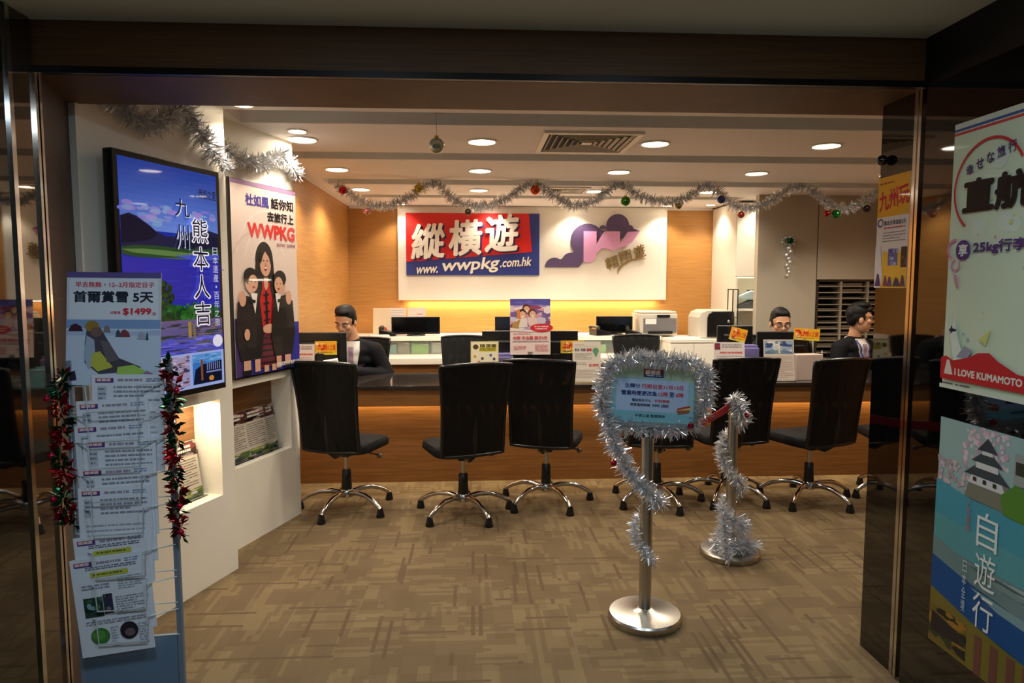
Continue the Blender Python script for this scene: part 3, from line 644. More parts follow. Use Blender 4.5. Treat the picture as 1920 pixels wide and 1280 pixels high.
# copier
cp = thing('copier', 'cream copier with a large black front on the low white cabinet', 'copier', (2.60, 7.34, .936))
MB().prism([(-.19, 0), (.19, 0), (.19, .30), (-.1, .30), (-.165, .275), (-.19, .22)], -.17, .2).build('housing', mat('printer_cream', (206, 198, 184), .45), cp, bevel=.01)
MB().prism([(-.10, .012), (.185, .012), (.185, .285), (-.05, .285), (-.085, .26), (-.10, .22)], -.19, -.17).build('front_panel', BLACK, cp, bevel=.004)
MB().ball((.13, -.19, .18), (.018, .008, .018)).build('knob', CHROME, cp, smooth=60)
# white cupboard with open shelf
cb = thing('shelf_cupboard', 'tall white cupboard with an open shelf between the wood wall and grey panels', 'cupboard', (2.81, 7.2, 0))
MB().box(0, .02, 1.59, .60, .74, 2.38).build('upper_body', WHITE, cb)
MB().box(.003, 0, 1.60, .60, .02, 2.375).build('door', WHITE, cb, bevel=.002)
MB().box(0, 0, 0, .022, .74, 1.59).box(.58, 0, 0, .60, .74, 1.59).box(.022, .50, 0, .58, .52, 1.59).build('carcass', WHITE, cb)
MB().box(.03, .03, 1.578, .57, .05, 1.588).build('led_strip', LED, cb); area('lamp', (.30, .06, 1.572), 5, .5, .05, (R(-20), 0, 0), cb, (1, .88, .74))  # strip and lamp added to brighten the open shelf
for z in (.94, 1.225): MB().box(.022, .005, z, .58, .50, z + .022).build('shelf', WHITE, cb)
MB().box(.022, .03, 1.345, .58, .50, 1.352).build('glass_shelf', mat('shelf_glass', (200, 225, 215), .05, alpha=.45), cb)
def device(label, loc, m, sc=1):
    t = thing('desk_device', label, 'device', loc, R(-12))
    MB().prism([(-.14, 0), (.12, 0), (.13, .03), (.10, .085), (.0, .09), (-.09, .05), (-.145, .02)], -.09, .09).build('shell', m, t, bevel=.014)
    MB().box(-.02, -.06, .088, .09, .06, .098).build('pad', BLACK, t, bevel=.004)
    return t
device('pale grey rounded plastic device on the upper glass shelf of the white cupboard', (3.03, 7.36, 1.353), mat('device_grey', (120, 130, 134), .4))
device('dark grey rounded plastic device under the pale one in the white cupboard', (3.03, 7.36, 1.248), mat('device_dark', (62, 66, 70), .4))
wr = thing('wire_rack', 'thin dark metal frame rack standing beside the white cupboard', 'rack', (2.74, 7.08, .936))
m_ = mat('rack_frame', (60, 56, 52), .4, .6); w_ = MB()
for x in (0, .055): 
    for y_ in (0, .14): w_.cyl((x, y_, 0), (x, y_, .52), .006, n=8)
for y_ in (0, .14): w_.cyl((-.006, y_, .52), (.061, y_, .52), .006, n=8)
w_.build('frame', m_, wr, smooth=40)
for z in (.02, .22): MB().box(-.004, -.004, z, .059, .144, z + .006).build('shelf', m_, wr)

# ------------------------------------------------------------------ pigeonhole rack in the grey wall
pg = thing('pigeonhole_rack', 'metal pigeonhole rack of many thin shelves in the grey panelled wall', 'rack', (3.48, 6.75, .63))
RW, RH = .81, .92
MB().box(0, 0, 0, .016, .24, RH).box(RW - .016, 0, 0, RW, .24, RH).box(0, 0, RH - .012, RW, .24, RH).box(0, 0, 0, RW, .24, .012).box(0, .225, 0, RW, .24, RH).build('frame', mat('rack_dark', (46, 38, 30), .5), pg)
m_ = mat('rack_grey', (150, 142, 126), .4, .3)
for x in (.25, .53): MB().box(x - .011, -.006, .012, x + .011, .22, RH - .012).build('divider', m_, pg)
for i in range(1, 15):
    z = i * RH / 15; MB().box(.016, -.003, z - .005, RW - .016, .22, z + .005).build('shelf', m_, pg)
rg = random.Random(5)
pm = MB()
for i in range(15):
    for x in (.02, .265, .545):
        if rg.random() < .75: pm.box(x + .01, .01 + rg.random() * .06, i * RH / 15 + .006, x + .215, .21, i * RH / 15 + .006 + rg.uniform(.006, .03))
o = pm.build('papers', mat('rack_papers', (96, 84, 66), .7), pg); o['kind'] = 'stuff'
# jewelled drop ornament on the grey wall
orn = thing('wall_ornament', 'small silver and green jewelled drop ornament hung on the grey wall', 'ornament', (3.165, 6.735, 2.0))
om = MB(); rg = random.Random(2)
for a in range(0, 360, 40): om.ball((.06 * math.cos(R(a)), -.008, .035 * math.sin(R(a)) - .06), (.022, .012, .020), 8, 6)
om.build('cluster', mat('bauble_178_190_182', (178, 190, 182), .12, .75), orn, smooth=60)
MB().ball((.0, -.025, -.055), .028, 12, 8).build('jewel', GRNF, orn, smooth=60)
om = MB()
for i in range(9): om.ball((.028 * math.sin(i * 2.1) * (1 - i / 12), -.012, -.13 - i * .034), .022 - i * .0007, 10, 8)
om.cyl((0, -.006, 0), (0, -.006, -.42), .002, n=6); om.build('bead_string', FOIL, orn, smooth=60)
# ------------------------------------------------------------------ office chairs
def make_chair(label, group):
    t = thing('office_chair', label, 'chair', (0, 0, 0), 0, group)
    # seat pad
    m = MB(); n = 28; rings = [(.93, .0), (1.0, .014), (1.0, .045), (.96, .064), (.80, .072), (.0, .074)]; vs = []; fs = []
    for (k, z) in rings:
        for j in range(n):
            a = 2 * math.pi * j / n; ca, sa = math.cos(a), math.sin(a); e = .45
            x = math.copysign(abs(ca) ** e, ca) * .235 * k; y = math.copysign(abs(sa) ** e, sa) * .225 * k
            vs.append((x, y + .03, .415 + z - max(0, (y - .12)) * .25))
    for i in range(len(rings) - 1):
        for j in range(n): fs.append((i * n + j, i * n + (j + 1) % n, (i + 1) * n + (j + 1) % n, (i + 1) * n + j))
    fs.append(tuple(range(n - 1, -1, -1))); m.add(vs, fs); m.build('seat', BLACKF, t, smooth=50)
    # curved mesh backrest, wide at the shoulders, with its frame
    nu, nv = 12, 14; zs = [.435 + .585 * i / nv for i in range(nv + 1)]
    def bp(u, i, d=0):
        f = i / nv; w = .205 + .028 * f - .012 * math.sin(f * math.pi)
        z = zs[i] - (.012 * (2 * u - 1) ** 2 * f); q = (2 * u - 1)
        y = -.25 - .045 * f + .015 * math.sin(f * 3.1) + .030 * q * q + (.03 * (1 - f) ** 3)
        return ((2 * u - 1) * w, y + d, z)
    vs = [bp(j / nu, i) for i in range(nv + 1) for j in range(nu + 1)] + [bp(j / nu, i, .012) for i in range(nv + 1) for j in range(nu + 1)]; K = (nu + 1) * (nv + 1); fs = []
    for i in range(nv):
        for j in range(nu):
            a = i * (nu + 1) + j; fs += [(a, a + 1, a + nu + 2, a + nu + 1), (K + a, K + a + nu + 1, K + a + nu + 2, K + a + 1)]
    MB().add(vs, fs).build('backrest', CHAIRMESH, t, smooth=80)
    loop = [bp(0, i, .006) for i in range(nv + 1)] + [bp(j / nu, nv, .006) for j in range(1, nu)] + [bp(1, i, .006) for i in range(nv, -1, -1)] + [bp(j / nu, 0, .006) for j in range(nu - 1, 0, -1)]
    MB().tube(loop, .0125, 8, closed=True).build('back_frame', BLACK, t, smooth=80)
    MB().tube([(0, -.0, .40), (0, -.14, .40), (0, -.20, .44), (0, -.225, .56), (0, -.235, .68)], [.028, .028, .024, .02, .016], 10).build('back_bracket', BLACK, t, smooth=60)
    MB().box(-.11, -.10, .392, .11, .14, .418).box(-.05, -.06, .365, .05, .07, .395).build('seat_plate', BLACK, t, bevel=.006)
    MB().lathe([(.034, .10), (.036, .14), (.032, .20), (.030, .265), (.026, .27)], n=20).build('gas_lift_cover', BLACK, t, smooth=40)
    MB().cyl((0, 0, .26), (0, 0, .372), .0145, n=16).build('gas_lift', STEEL, t, smooth=40)
    lv = MB().tube([(.04, .03, .385), (.14, .04, .383), (.21, .045, .372)], .0045, 8).build('lever', BLACK, t, smooth=60); MB().ball((.222, .046, .366), (.020, .011, .018), 12, 8).build('knob', mat('knob_grey', (92, 90, 88), .3, .4), lv, smooth=80)
    MB().lathe([(.044, .085), (.046, .12), (.036, .135)], n=20).build('hub', CHROME, t, smooth=40)
    for k in range(5):
        a = R(72 * k + 90); d = Vector((math.cos(a), math.sin(a), 0)); P = [d * r_ + Vector((0, 0, z)) for r_, z in ((.03, .108), (.10, .124), (.18, .120), (.25, .096), (.30, .066), (.318, .052))]
        lg_ = MB().tube(P, [.020, .018, .0165, .0155, .0155, .015], 12).build('leg', CHROME, t, smooth=70)
        f_ = d * .315; MB().lathe([(.026, 0), (.028, .008), (.022, .03), (.017, .055)], (f_.x, f_.y, 0), 14).build('glide', BLACK, lg_, smooth=40)
    return t
ch = make_chair('black mesh visitor chair in front of the left seated man, beside the white display wall', 'visitor chairs along the front counter')
ch.location = (-.855, 4.56, 0); ch.rotation_euler = (0, 0, R(-20)); VG = 'visitor chairs along the front counter'
for x, yy, rz, lab in [(-.07, 4.42, 20, 'second black mesh visitor chair from the left, its seat turned to the left'),
                       (.50, 4.62, -17, 'third black mesh visitor chair from the left, its seat turned to the right'),
                       (1.27, 4.60, -8, 'black mesh visitor chair mostly hidden behind the tinsel framed notice'),
                       (1.78, 4.65, 6, 'black mesh visitor chair behind the far rope post'),
                       (2.34, 4.56, 17, 'black mesh visitor chair in front of the man with the blue lanyard'),
                       (3.02, 4.60, -10, 'black mesh visitor chair seen at the edge of the dark glass panel')]:
    dup(ch, (x, yy, 0), R(rz), lab, VG)
def turn_base(o, deg):      # the star base swivels freely under the seat
    for c_ in o.children:
        if c_.name.startswith('leg'): c_.rotation_euler[2] = R(deg) - o.rotation_euler[2]
for o, dg_ in zip([q for q in bpy.data.objects if q.name.startswith('office_chair')], (16, -5, -12, -22, 2, -8, 20)): turn_base(o, dg_)
SGp = 'staff chairs behind the counter'
for x, yy, rz, lab in [(-.105, 6.22, 172, 'empty black staff chair behind the counter left of the tall upright poster'), (1.60, 6.25, 186, 'empty black staff chair behind the counter left of the printer'),
                       (-1.0, 6.06, 180, 'black staff chair under the left seated man'), (2.74, 6.12, 180, 'black staff chair under the man behind the monitor'), (3.30, 5.95, -115, 'black staff chair under the man with the blue lanyard')]:
    dup(ch, (x, yy, 0), R(rz), lab, SGp)

# ------------------------------------------------------------------ monitors and counter things
ZC = .7605
def monitor(label, loc, rz, w=.42, h=.27, zc=.20, screen_out=False, group='monitors on the front counter', stand=True):
    t = thing('monitor', label, 'monitor', loc, rz, group)    # local -y is the side towards the entrance
    MB().box(-w / 2, -.018, zc, w / 2, .018, zc + h).build('housing', BLACK, t, bevel=.006)
    if screen_out:
        MB().box(-w / 2 + .014, -.0195, zc + .022, w / 2 - .014, -.0175, zc + h - .014).build('screen', SCREENOFF, t); MB().box(-.03, .0, .01, .03, .035, zc + .1).build('stand', BLACK, t, bevel=.004)
    else:
        MB().box(-w * .36, -.045, zc + .03, w * .36, -.016, zc + h * .72).build('back_shell', BLACK, t, bevel=.012)
        MB().box(-w / 2 + .014, .0175, zc + .02, w / 2 - .014, .0195, zc + h - .014).build('screen', mat('lit_screen', (150, 170, 200), .3, emit=.5), t); MB().box(-.03, -.06, .01, .03, -.03, zc + .1).build('stand', BLACK, t, bevel=.004)
    MB().lathe([(.0, 0), (.105, 0), (.10, .010), (.0, .014)], (0, .0, 0), 28).build('base', BLACK, t, smooth=40)
    return t
monitor('black monitor back at the left end of the counter beside the left seated man', (-1.19, 5.38, ZC), R(4), .40, .26, .115)
monitor('black monitor back just left of and behind the tall upright poster', (.27, 5.42, ZC), R(-2), .40, .27, .11)
monitor('black monitor back at the right of the tall upright poster', (.65, 5.40, ZC), R(3), .37, .28, .10)
monitor('black monitor back in front of the lower face of the middle man', (2.45, 5.40, ZC), R(-6), .30, .25, .115)
monitor('low black monitor back at the right of the middle man', (2.66, 5.52, ZC), R(5), .24, .22, .09)
monitor('black monitor back left of the middle man with a tilted yellow card', (2.12, 5.42, ZC), R(-8), .28, .24, .175)
monitor('dark monitor behind the man with the blue lanyard', (3.80, 5.62, ZC), R(-30), .36, .27, .13)
monitor('black monitor on the back counter behind the left seated man', (-.63, 7.55, .951), 0, .53, .19, .015, True, 'monitors on the back counter')
monitor('black monitor on the back counter mostly hidden by the upright poster', (.44, 7.55, .951), 0, .40, .19, .015, True, 'monitors on the back counter')
monitor('black monitor on the back counter left of the printer', (1.58, 7.57, .951), 0, .41, .19, .015, True, 'monitors on the back counter')
def phone(label, loc, rz):
    t = thing('desk_phone', label, 'phone', loc, rz, 'desk phones on the back counter')
    MB().prism([(-.09, 0), (.09, 0), (.09, .03), (-.09, .075)], -.085, .085).build('body', BLACK, t, bevel=.006)
    MB().tube([(-.07, -.09, .085), (-.07, -.06, .096), (-.07, .06, .096), (-.07, .09, .085)], [.022, .016, .016, .022], 10).build('handset', BLACK, t, smooth=60); return t
phone('black desk phone at the left of the monitor behind the left seated man', (-.93, 7.52, .951), R(0))
phone('black desk phone left of the monitor beside the printer', (1.40, 7.47, .951), R(20)); phone('black desk phone between the monitor and the printer', (1.77, 7.44, .951), R(-10))
# white notices leaning on the wood wall behind the left man
for i, (x, w, lab) in enumerate([(-1.12, .19, 'cream sheet with a small red dot propped behind the left seated man'), (-.955, .20, 'white printed notice propped in the middle on the back counter'), (-.735, .20, 'white notice with a pale pink line propped left above the rear monitor')]):
    q = Print(w, .30, (226, 206, 176) if i == 0 else (228, 218, 208), .004)
    if i == 0: q.ell(.72, .80, .10, col=(200, 84, 50))
    if i == 1: q.lines(.1, .10, .9, .8, 11, (170, 160, 158), 4, .3)
    if i == 2: q.lines(.5, .22, .85, .28, 1, (214, 130, 140), 4, .7); q.lines(.1, .4, .9, .9, 7, (190, 180, 176), 4, .3)
    o = q.build('notice_sheet'); o.location = (x, 7.70 + i * .001, .952); o.rotation_euler = (R(-9), 0, 0); tag(o, lab, 'notice', 'notices on the back counter')
t = MB().box(-.11, -.05, 0, .11, .05, .012).box(-.09, -.04, .012, .10, .045, .02).build('paper_stack', PAPER); t.location = (-1.02, 7.45, .951); t.rotation_euler = (0, 0, R(12)); tag(t, 'low stack of white papers in front of the propped notices', 'papers')
t = MB().box(-.15, -.11, 0, .12, .11, .006).box(-.1, -.09, .006, .14, .10, .011).build('paper_stack', PAPER); t.location = (2.28, 7.2, .936); tag(t, 'loose white papers on the low cabinet in front of the copier', 'papers')

YEL = (236, 176, 44)
def standee(name, label, cat, q, loc, rz=0, lean=6, holder=True, group=None, zoff=.0):
    t = thing(name, label, cat, loc, rz, group)
    o = q.build('sheet', t); o.location = (-q.w / 2, 0, .004 + zoff); o.rotation_euler = (R(-lean), 0, 0)
    if holder:
        s = q.h * math.sin(R(lean)); MB().box(-q.w / 2 - .003, -.012, 0, q.w / 2 + .003, .075, .004).box(-q.w / 2 - .003, -.014, .0, q.w / 2 + .003, -.012, .016).build('foot', ACRY, t)
        MB().add([(-q.w / 2, .004, .004), (q.w / 2, .004, .004), (q.w / 2, .006 + s, q.h), (-q.w / 2, .006 + s, q.h), (-q.w / 2, .007, .004), (q.w / 2, .007, .004), (q.w / 2, .009 + s, q.h), (-q.w / 2, .009 + s, q.h)], [(0, 1, 2, 3), (7, 6, 5, 4), (0, 3, 7, 4), (1, 5, 6, 2), (3, 2, 6, 7), (0, 4, 5, 1)]).build('back_plate', ACRY, t)
    return t
def yellow_card(label, loc, rz, rx=0, ry=0, w=.17, h=.11, seed=1):
    q = Print(w, h, YEL, .003); q.photo(.02, .1, .5, .95, [(238, 170, 60), (246, 224, 190), (214, 60, 40), (240, 196, 60)], seed, 7); q.text('九州', .12, .16, .55, .68, (206, 42, 28), .03); q.text('火之國', .55, .24, .94, .66, (206, 60, 34), .02); q.rect(.0, .84, 1, 1, (224, 206, 60)); q.photo(.0, .78, .5, .97, [(226, 200, 70), (70, 50, 60), (240, 230, 210), (120, 60, 50)], seed + 2, 8); q.lines(.1, .80, .8, .86, 1, (130, 60, 30), seed, .8)
    o = q.build('yellow_card'); o.location = loc; o.rotation_euler = (rx, ry, rz); return tag(o, label, 'card', 'yellow cards fixed to the monitors')
yellow_card('yellow card with red writing on the leftmost monitor by the left man', (-1.22, 5.325, .965), R(3), w=.165, h=.105)
yellow_card('yellow card on the monitor behind the white leaflet right of the tall poster', (.69, 5.345, .965), R(3), w=.19, h=.10, seed=5)
yellow_card('tilted yellow card stuck on the monitor left of the middle man', (2.05, 5.365, 1.07), R(-8), 0, R(14), .13, .105, 8)
yellow_card('yellow card at the upper right of the monitor before the middle man', (2.585, 5.365, 1.065), R(-6), 0, R(4), .205, .095, 3)
# tall upright poster
q = Print(.305, .42, (228, 208, 200), .003, rough=.4)
q.rect(0, 0, 1, .56, (150, 130, 186)); q.photo(0, .0, 1, .12, [(90, 84, 160), (110, 100, 180), (80, 74, 150)], 3, 10); q.photo(0, .12, 1, .54, [(176, 158, 196), (206, 190, 214), (120, 96, 150), (212, 150, 160), (200, 190, 210), (150, 70, 90), (230, 214, 220)], 6, 50)
for cx, cy, rr, hc in ((.40, .17, .075, (92, 52, 40)), (.30, .27, .085, (60, 44, 40)), (.55, .26, .08, (104, 58, 44))):
    q.ell(cx, cy, rr * 1.3, rr * 1.05, hc); q.ell(cx + .01, cy + .02, rr, rr * .8, (222, 172, 140)); q.ell(cx + .01, cy + .045, rr * .4, rr * .2, (240, 230, 224))
q.poly([(.18, .36), (.40, .34), (.44, .50), (.22, .52)], (226, 214, 204)); q.poly([(.44, .33), (.64, .33), (.68, .46), (.46, .48)], (226, 196, 190)); q.poly([(.06, .44), (.26, .36), (.2, .54), (.05, .52)], (176, 140, 80)); q.poly([(.17, .2), (.24, .18), (.26, .36), (.18, .36)], (214, 130, 60))
q.poly([(0, .52), (.3, .54), (.6, .56), (.6, .6), (0, .58)], (228, 208, 200)); q.ell(.78, .52, .29, .075, (204, 52, 56)); q.text('親子同行 歡樂無窮', .60, .485, .95, .51, (244, 226, 222), .02); q.text('主題樂園之旅', .62, .525, .92, .55, (244, 226, 222), .02)
q.lines(.08, .62, .5, .64, 1, (216, 120, 126), 2, .6); q.text('大阪 名古屋 親子5天', .07, .665, .93, .73, (206, 70, 84), .025); q.lines(.07, .755, .95, .775, 1, (140, 110, 120), 2, .6); q.lines(.08, .84, .40, .92, 3, (216, 120, 126), 3, .4); q.lines(.62, .82, .95, .95, 5, (216, 120, 126), 4, .4)
standee('poster_stand', 'tall upright colour poster of a laughing family standing on the counter', 'poster stand', q, (.43, 5.11, ZC), 0, 4, True, None, .215)
MB().box(-.02, .0, .004, .02, .006, .24).build('post', ACRY, bpy.data.objects['poster_stand'])
# white A4 leaflet with green balloon
q = Print(.215, .31, (216, 206, 192), .003)
q.text('即日訂', .08, .17, .25, .245, (60, 44, 70), .04); q.text('早鳥價', .29, .17, .46, .245, (70, 60, 84), .04); q.text('優惠', .49, .17, .68, .245, (180, 50, 60), .04); q.lines(.08, .08, .4, .10, 1, (170, 110, 110), 2); q.lines(.08, .125, .9, .14, 1, (120, 150, 130), 4, .4)
q.ell(.82, .23, .11, .075, (96, 150, 112)); q.poly([(.74, .28), (.90, .28), (.83, .40)], (96, 150, 112)); q.lines(.08, .29, .68, .46, 5, (130, 130, 126), 5, .35); q.lines(.12, .52, .5, .60, 2, (160, 150, 142), 6, .4); q.text('$1099', .58, .55, .92, .63, (196, 60, 74), .03); q.lines(.1, .70, .9, .92, 6, (180, 160, 150), 7, .35)
standee('leaflet_stand', 'upright white leaflet with a green balloon shape on the counter', 'leaflet stand', q, (.865, 5.13, ZC), R(-3), 8)
# small yellow-white card holder
q = Print(.21, .19, (224, 208, 150), .003); q.rect(.05, .05, .95, .95, (230, 220, 190)); q.text('精選團', .32, .10, .92, .30, (96, 84, 30), .03); q.ell(.18, .22, .10, .10, (80, 66, 36)); q.rect(.3, .24, .92, .40, (196, 184, 60)); q.lines(.34, .28, .9, .38, 2, (90, 84, 30), 3, .6)
for x, y_, cl in ((.15, .6, (200, 150, 60)), (.42, .68, (80, 80, 90)), (.72, .55, (90, 110, 160)), (.84, .7, (70, 70, 110)), (.3, .82, (206, 120, 60))): q.ell(x, y_, .05, .06, cl)
standee('card_holder', 'small cream and yellow card stand above the second visitor chair', 'card stand', q, (.085, 5.12, ZC), R(-2), 6, True, None, .125)
MB().box(-.05, .01, .004, .05, .016, .135).build('post', ACRY, bpy.data.objects['card_holder'])
def flyer(label, x, w, h, seed, z=.16, rz=0, col=(216, 206, 200)):
    q = Print(w, h, col, .003); q.photo(.04, .06, .22, .4, [(130, 50, 60), (60, 50, 110)], seed, 4); q.lines(.28, .12, .9, .34, 2, (120, 110, 120), seed, .5); q.lines(.2, .5, .92, .66, 1, (200, 90, 90), seed + 1, .6); q.lines(.1, .72, .9, .92, 2, (150, 140, 146), seed + 2, .4)
    t = standee('leaflet_stand', label, 'leaflet stand', q, (x, 5.14, ZC), rz, 10, True, None, z); MB().box(-.04, .02, .004, .04, .026, z + .02).build('post', ACRY, t); return t
flyer('white flyer stand at the left end of the counter above the first visitor chair', -1.255, .14, .14, 3)
flyer('white flyer stand with red line left of the desk calendar', 1.975, .24, .15, 6, .15, R(-4))
t = MB().prism([(-.07, 0), (.07, 0), (.06, .05), (-.045, .035)], -.05, .05).build('paper_stack', PAPER, bevel=.002); t.location = (-1.08, 5.16, ZC + .14); t.rotation_euler = (0, 0, R(8))
tag(t, 'white paper pad on a small box beside the leftmost monitor', 'papers')
blk('small_box', 'small dark box under the white paper pad on the counter', 'box', (-1.08, 5.16, ZC), (.15, .11, .139), BLACK)
# desk calendar
q = Print(.235, .32, (206, 190, 178), .003); q.rect(.03, .03, .97, .36, (140, 156, 176)); q.photo(.05, .04, .95, .34, [(150, 168, 192), (190, 200, 206), (90, 120, 160), (120, 140, 150), (210, 214, 210), (60, 80, 120)], 12, 26)
q.rect(.48, .05, .54, .33, (214, 210, 196)); q.rect(0, .36, 1, .385, (222, 210, 170)); q.lines(.06, .42, .94, .95, 12, (170, 150, 144), 5, .3)
standee('desk_calendar', 'upright desk calendar with a blue photo before the middle man', 'calendar', q, (2.365, 5.11, ZC), R(-3), 9)
blk('tissue_box', 'pale pinkish box at the right of the desk calendar', 'box', (2.62, 5.22, ZC), (.22, .12, .20), mat('box_pink', (186, 168, 158), .6), R(6))
t = thing('pen_cup', 'small grey pen cup beside the pale pinkish box', 'pen cup', (2.79, 5.25, ZC)); MB().lathe([(.03, 0), (.036, .10), (.033, .10), (.027, .01)], n=16).build('cup', mat('cup_grey', (130, 124, 120), .3, .5), t, smooth=40)
for i in range(4): MB().cyl((.01 * math.cos(i * 1.6), .01 * math.sin(i * 1.6), .012), (.03 * math.cos(i * 1.6 + .3), .03 * math.sin(i * 1.6 + .3), .20 + .02 * (i % 2)), .004, n=6).build('pen', [BLACK, PAPER, REDF, BLACK][i], t)
LIL = mat('lilac_plastic', (120, 112, 168), .5); TL = mat('teal_plastic', (96, 160, 176), .3)
def deskbox(label, x, yy, w, d, h, m, mi):
    t = thing('document_tray', label, 'tray', (x, yy, ZC), 0)
    MB().box(-w / 2, -d / 2, 0, w / 2, d / 2, h).build('body', m, t, bevel=.006); MB().box(-w / 2 + .01, -d / 2 + .01, h, w / 2 - .01, d / 2 - .01, h + .02).build('papers', PAPER if mi else m, t); return t
deskbox('lilac document tray left of the desk calendar', 2.18, 5.28, .13, .12, .25, LIL, 0)
deskbox('lilac and teal tray between the second and third visitor chairs', .235, 5.30, .15, .14, .19, LIL, 0)
t = thing('leaflet_box', 'clear teal leaflet box between the second and third visitor chairs', 'leaflet box', (.235, 5.10, ZC))
MB().box(-.05, -.03, 0, .05, .03, .004).box(-.05, -.03, 0, -.047, .03, .14).box(.047, -.03, 0, .05, .03, .14).box(-.05, -.03, 0, .05, -.027, .10).box(-.05, .027, 0, .05, .03, .15).build('shell', mat('teal_clear', (120, 190, 200), .1, alpha=.6), t); MB().box(-.043, -.02, .006, .043, .02, .13).build('leaflets', mat('teal_leaflet', (120, 150, 170), .6), t)
b_ = thing('side_desk', 'low green grey desk unit behind the man with the blue lanyard', 'desk', (3.98, 6.42, 0)); MB().box(-.3, -.2, .86, .3, .3, .90).build('top', WHITE, b_); MB().box(-.29, -.18, 0, .29, .28, .86).build('body', mat('greenish_laminate', (150, 148, 96), .5), b_)

# ------------------------------------------------------------------ garland over the counter with baubles
gp = [(-1.16, 6.02, 2.36), (-1.05, 6, 2.28), (-.92, 6, 2.20), (-.75, 6, 2.18), (-.55, 6, 2.25), (-.39, 6, 2.37), (-.30, 6, 2.37), (-.18, 6, 2.25), (-.04, 6, 2.19), (.12, 6, 2.19), (.32, 6, 2.26), (.46, 6, 2.37), (.56, 6, 2.375), (.70, 6, 2.28), (.84, 6, 2.21), (1.0, 6, 2.21), (1.14, 6, 2.29), (1.24, 6, 2.375), (1.34, 6, 2.37), (1.46, 6, 2.28), (1.62, 6, 2.24), (1.80, 6, 2.24), (1.94, 6, 2.31), (2.04, 6, 2.375), (2.16, 6, 2.33), (2.28, 6, 2.22), (2.43, 6, 2.18), (2.60, 6, 2.22), (2.78, 6, 2.34), (2.90, 6, 2.38), (3.04, 6, 2.33), (3.18, 6, 2.22), (3.32, 6, 2.18), (3.48, 6, 2.24), (3.66, 6, 2.36), (3.8, 6, 2.38)]
gm = tinsel(MB(), smoothpath(gp, 4), .055, 1500, seed=11, w=.005); o = gm.build('tinsel_garland', FOIL); tag(o, 'long silver tinsel garland hung in swags across the ceiling', 'garland')
MB().tube(smoothpath(gp, 4), .003, 5).build('wire', STEEL, o)
for (x, z, rd, cl, lab) in [(-1.10, 2.305, .034, (170, 30, 36), 'red bauble at the left end of the ceiling garland'), (-.90, 2.13, .030, (196, 120, 120), 'pinkish bauble under the first low point of the garland'), (-.46, 2.325, .038, (170, 150, 60), 'gold bauble on the garland above the red sign'),
                        (-.04, 2.13, .028, (70, 66, 62), 'dark bauble hanging in front of the red sign'), (.54, 2.32, .042, (196, 80, 30), 'orange bauble under a garland peak beside the vent'), (1.33, 2.23, .042, (60, 120, 40), 'green bauble above the cloud logo'),
                        (1.80, 2.19, .028, (150, 140, 90), 'small olive bauble at the right end of the white board'), (2.18, 2.25, .036, (60, 66, 130), 'blue bauble right of the white board'), (2.36, 2.12, .030, (150, 50, 44), 'dark red bauble above the white cupboard'),
                        (3.22, 2.13, .040, (30, 110, 50), 'green bauble above the pigeonhole rack'), (3.14, 2.135, .028, (150, 30, 36), 'small red bauble beside the right green bauble'), (3.50, 2.18, .032, (50, 34, 34), 'dark bauble near the right end of the garland')]:
    bauble((x, 5.96, z), rd, cl, lab)
# garlands on the white display walls
wp = [onwall(s, .04, z) for s, z in [(-.80, 2.30), (-.70, 2.25), (-.58, 2.20), (-.46, 2.21), (-.37, 2.28), (-.30, 2.30), (-.22, 2.22), (-.12, 2.14), (-.03, 2.08)]]
o = tinsel(MB(), smoothpath(wp, 5), .06, 1700, seed=21, w=.005).build('tinsel_garland', FOIL); tag(o, 'silver tinsel swag over the wall screen on the white wall', 'garland')
wp = [onwall(s, -.128, z) for s, z in [(.14, 2.24), (.26, 2.20), (.38, 2.19), (.50, 2.21), (.62, 2.26), (.72, 2.28), (.82, 2.22), (.86, 2.18)]]
o = tinsel(MB(), smoothpath(wp, 5), .06, 1700, seed=22, w=.005).build('tinsel_garland', FOIL); tag(o, 'silver tinsel swag over the tall poster on the set back white wall', 'garland')
# dome camera behind the right glass post
t = thing('ceiling_camera', 'dark round dome camera at the edge of the dark glass panel', 'camera', (1.592, 2.62, 1.985)); MB().ball((0, 0, 0), .02, 16, 12).build('dome', BLACKG, t, smooth=80); MB().cyl((0, 0, 0), (.022, 0, 0), .012, n=14).build('mount', BLACK, t)

# ------------------------------------------------------------------ rope posts with tinsel and the notice
def post(label, x, yy, h):
    t = thing('rope_post', label, 'rope post', (x, yy, 0), 0, 'brushed steel rope posts')
    MB().lathe([(.160, 0), (.163, .008), (.163, .030), (.157, .038), (.06, .044), (.034, .056), (.03, .058)], n=48).build('base', STEEL, t, smooth=30)
    MB().cyl((0, 0, .05), (0, 0, h - .035), .0275, n=24).build('pole', STEEL, t, smooth=40)
    MB().lathe([(.030, h - .05), (.031, h - .012), (.027, h), (.0, h + .002)], n=24).build('cap', mat('cap_dark', (52, 50, 48), .3, .8), t, smooth=40)
    return t
p1 = post('brushed steel rope post holding the framed notice, nearest the entrance', .765, 2.925, .885)
p2 = post('brushed steel rope post wound with tinsel behind the notice post', 1.425, 3.63, .88)
blt = MB(); a = Vector((.789, 2.95, .845)); b = Vector((1.40, 3.605, .845)); n = 14; vs = []
for i in range(n + 1):
    f = i / n; p = a.lerp(b, f); p.z -= .035 * math.sin(f * math.pi); tw = R(20 * math.sin(f * 3.0)); d = (b - a).normalized(); s_ = d.cross(Vector((0, 0, 1)))
    upv = Vector((0, 0, 1)) * math.cos(tw) + s_ * math.sin(tw); vs += [p - upv * .024, p + upv * .024, p + upv * .024 + s_ * .002, p - upv * .024 + s_ * .002]
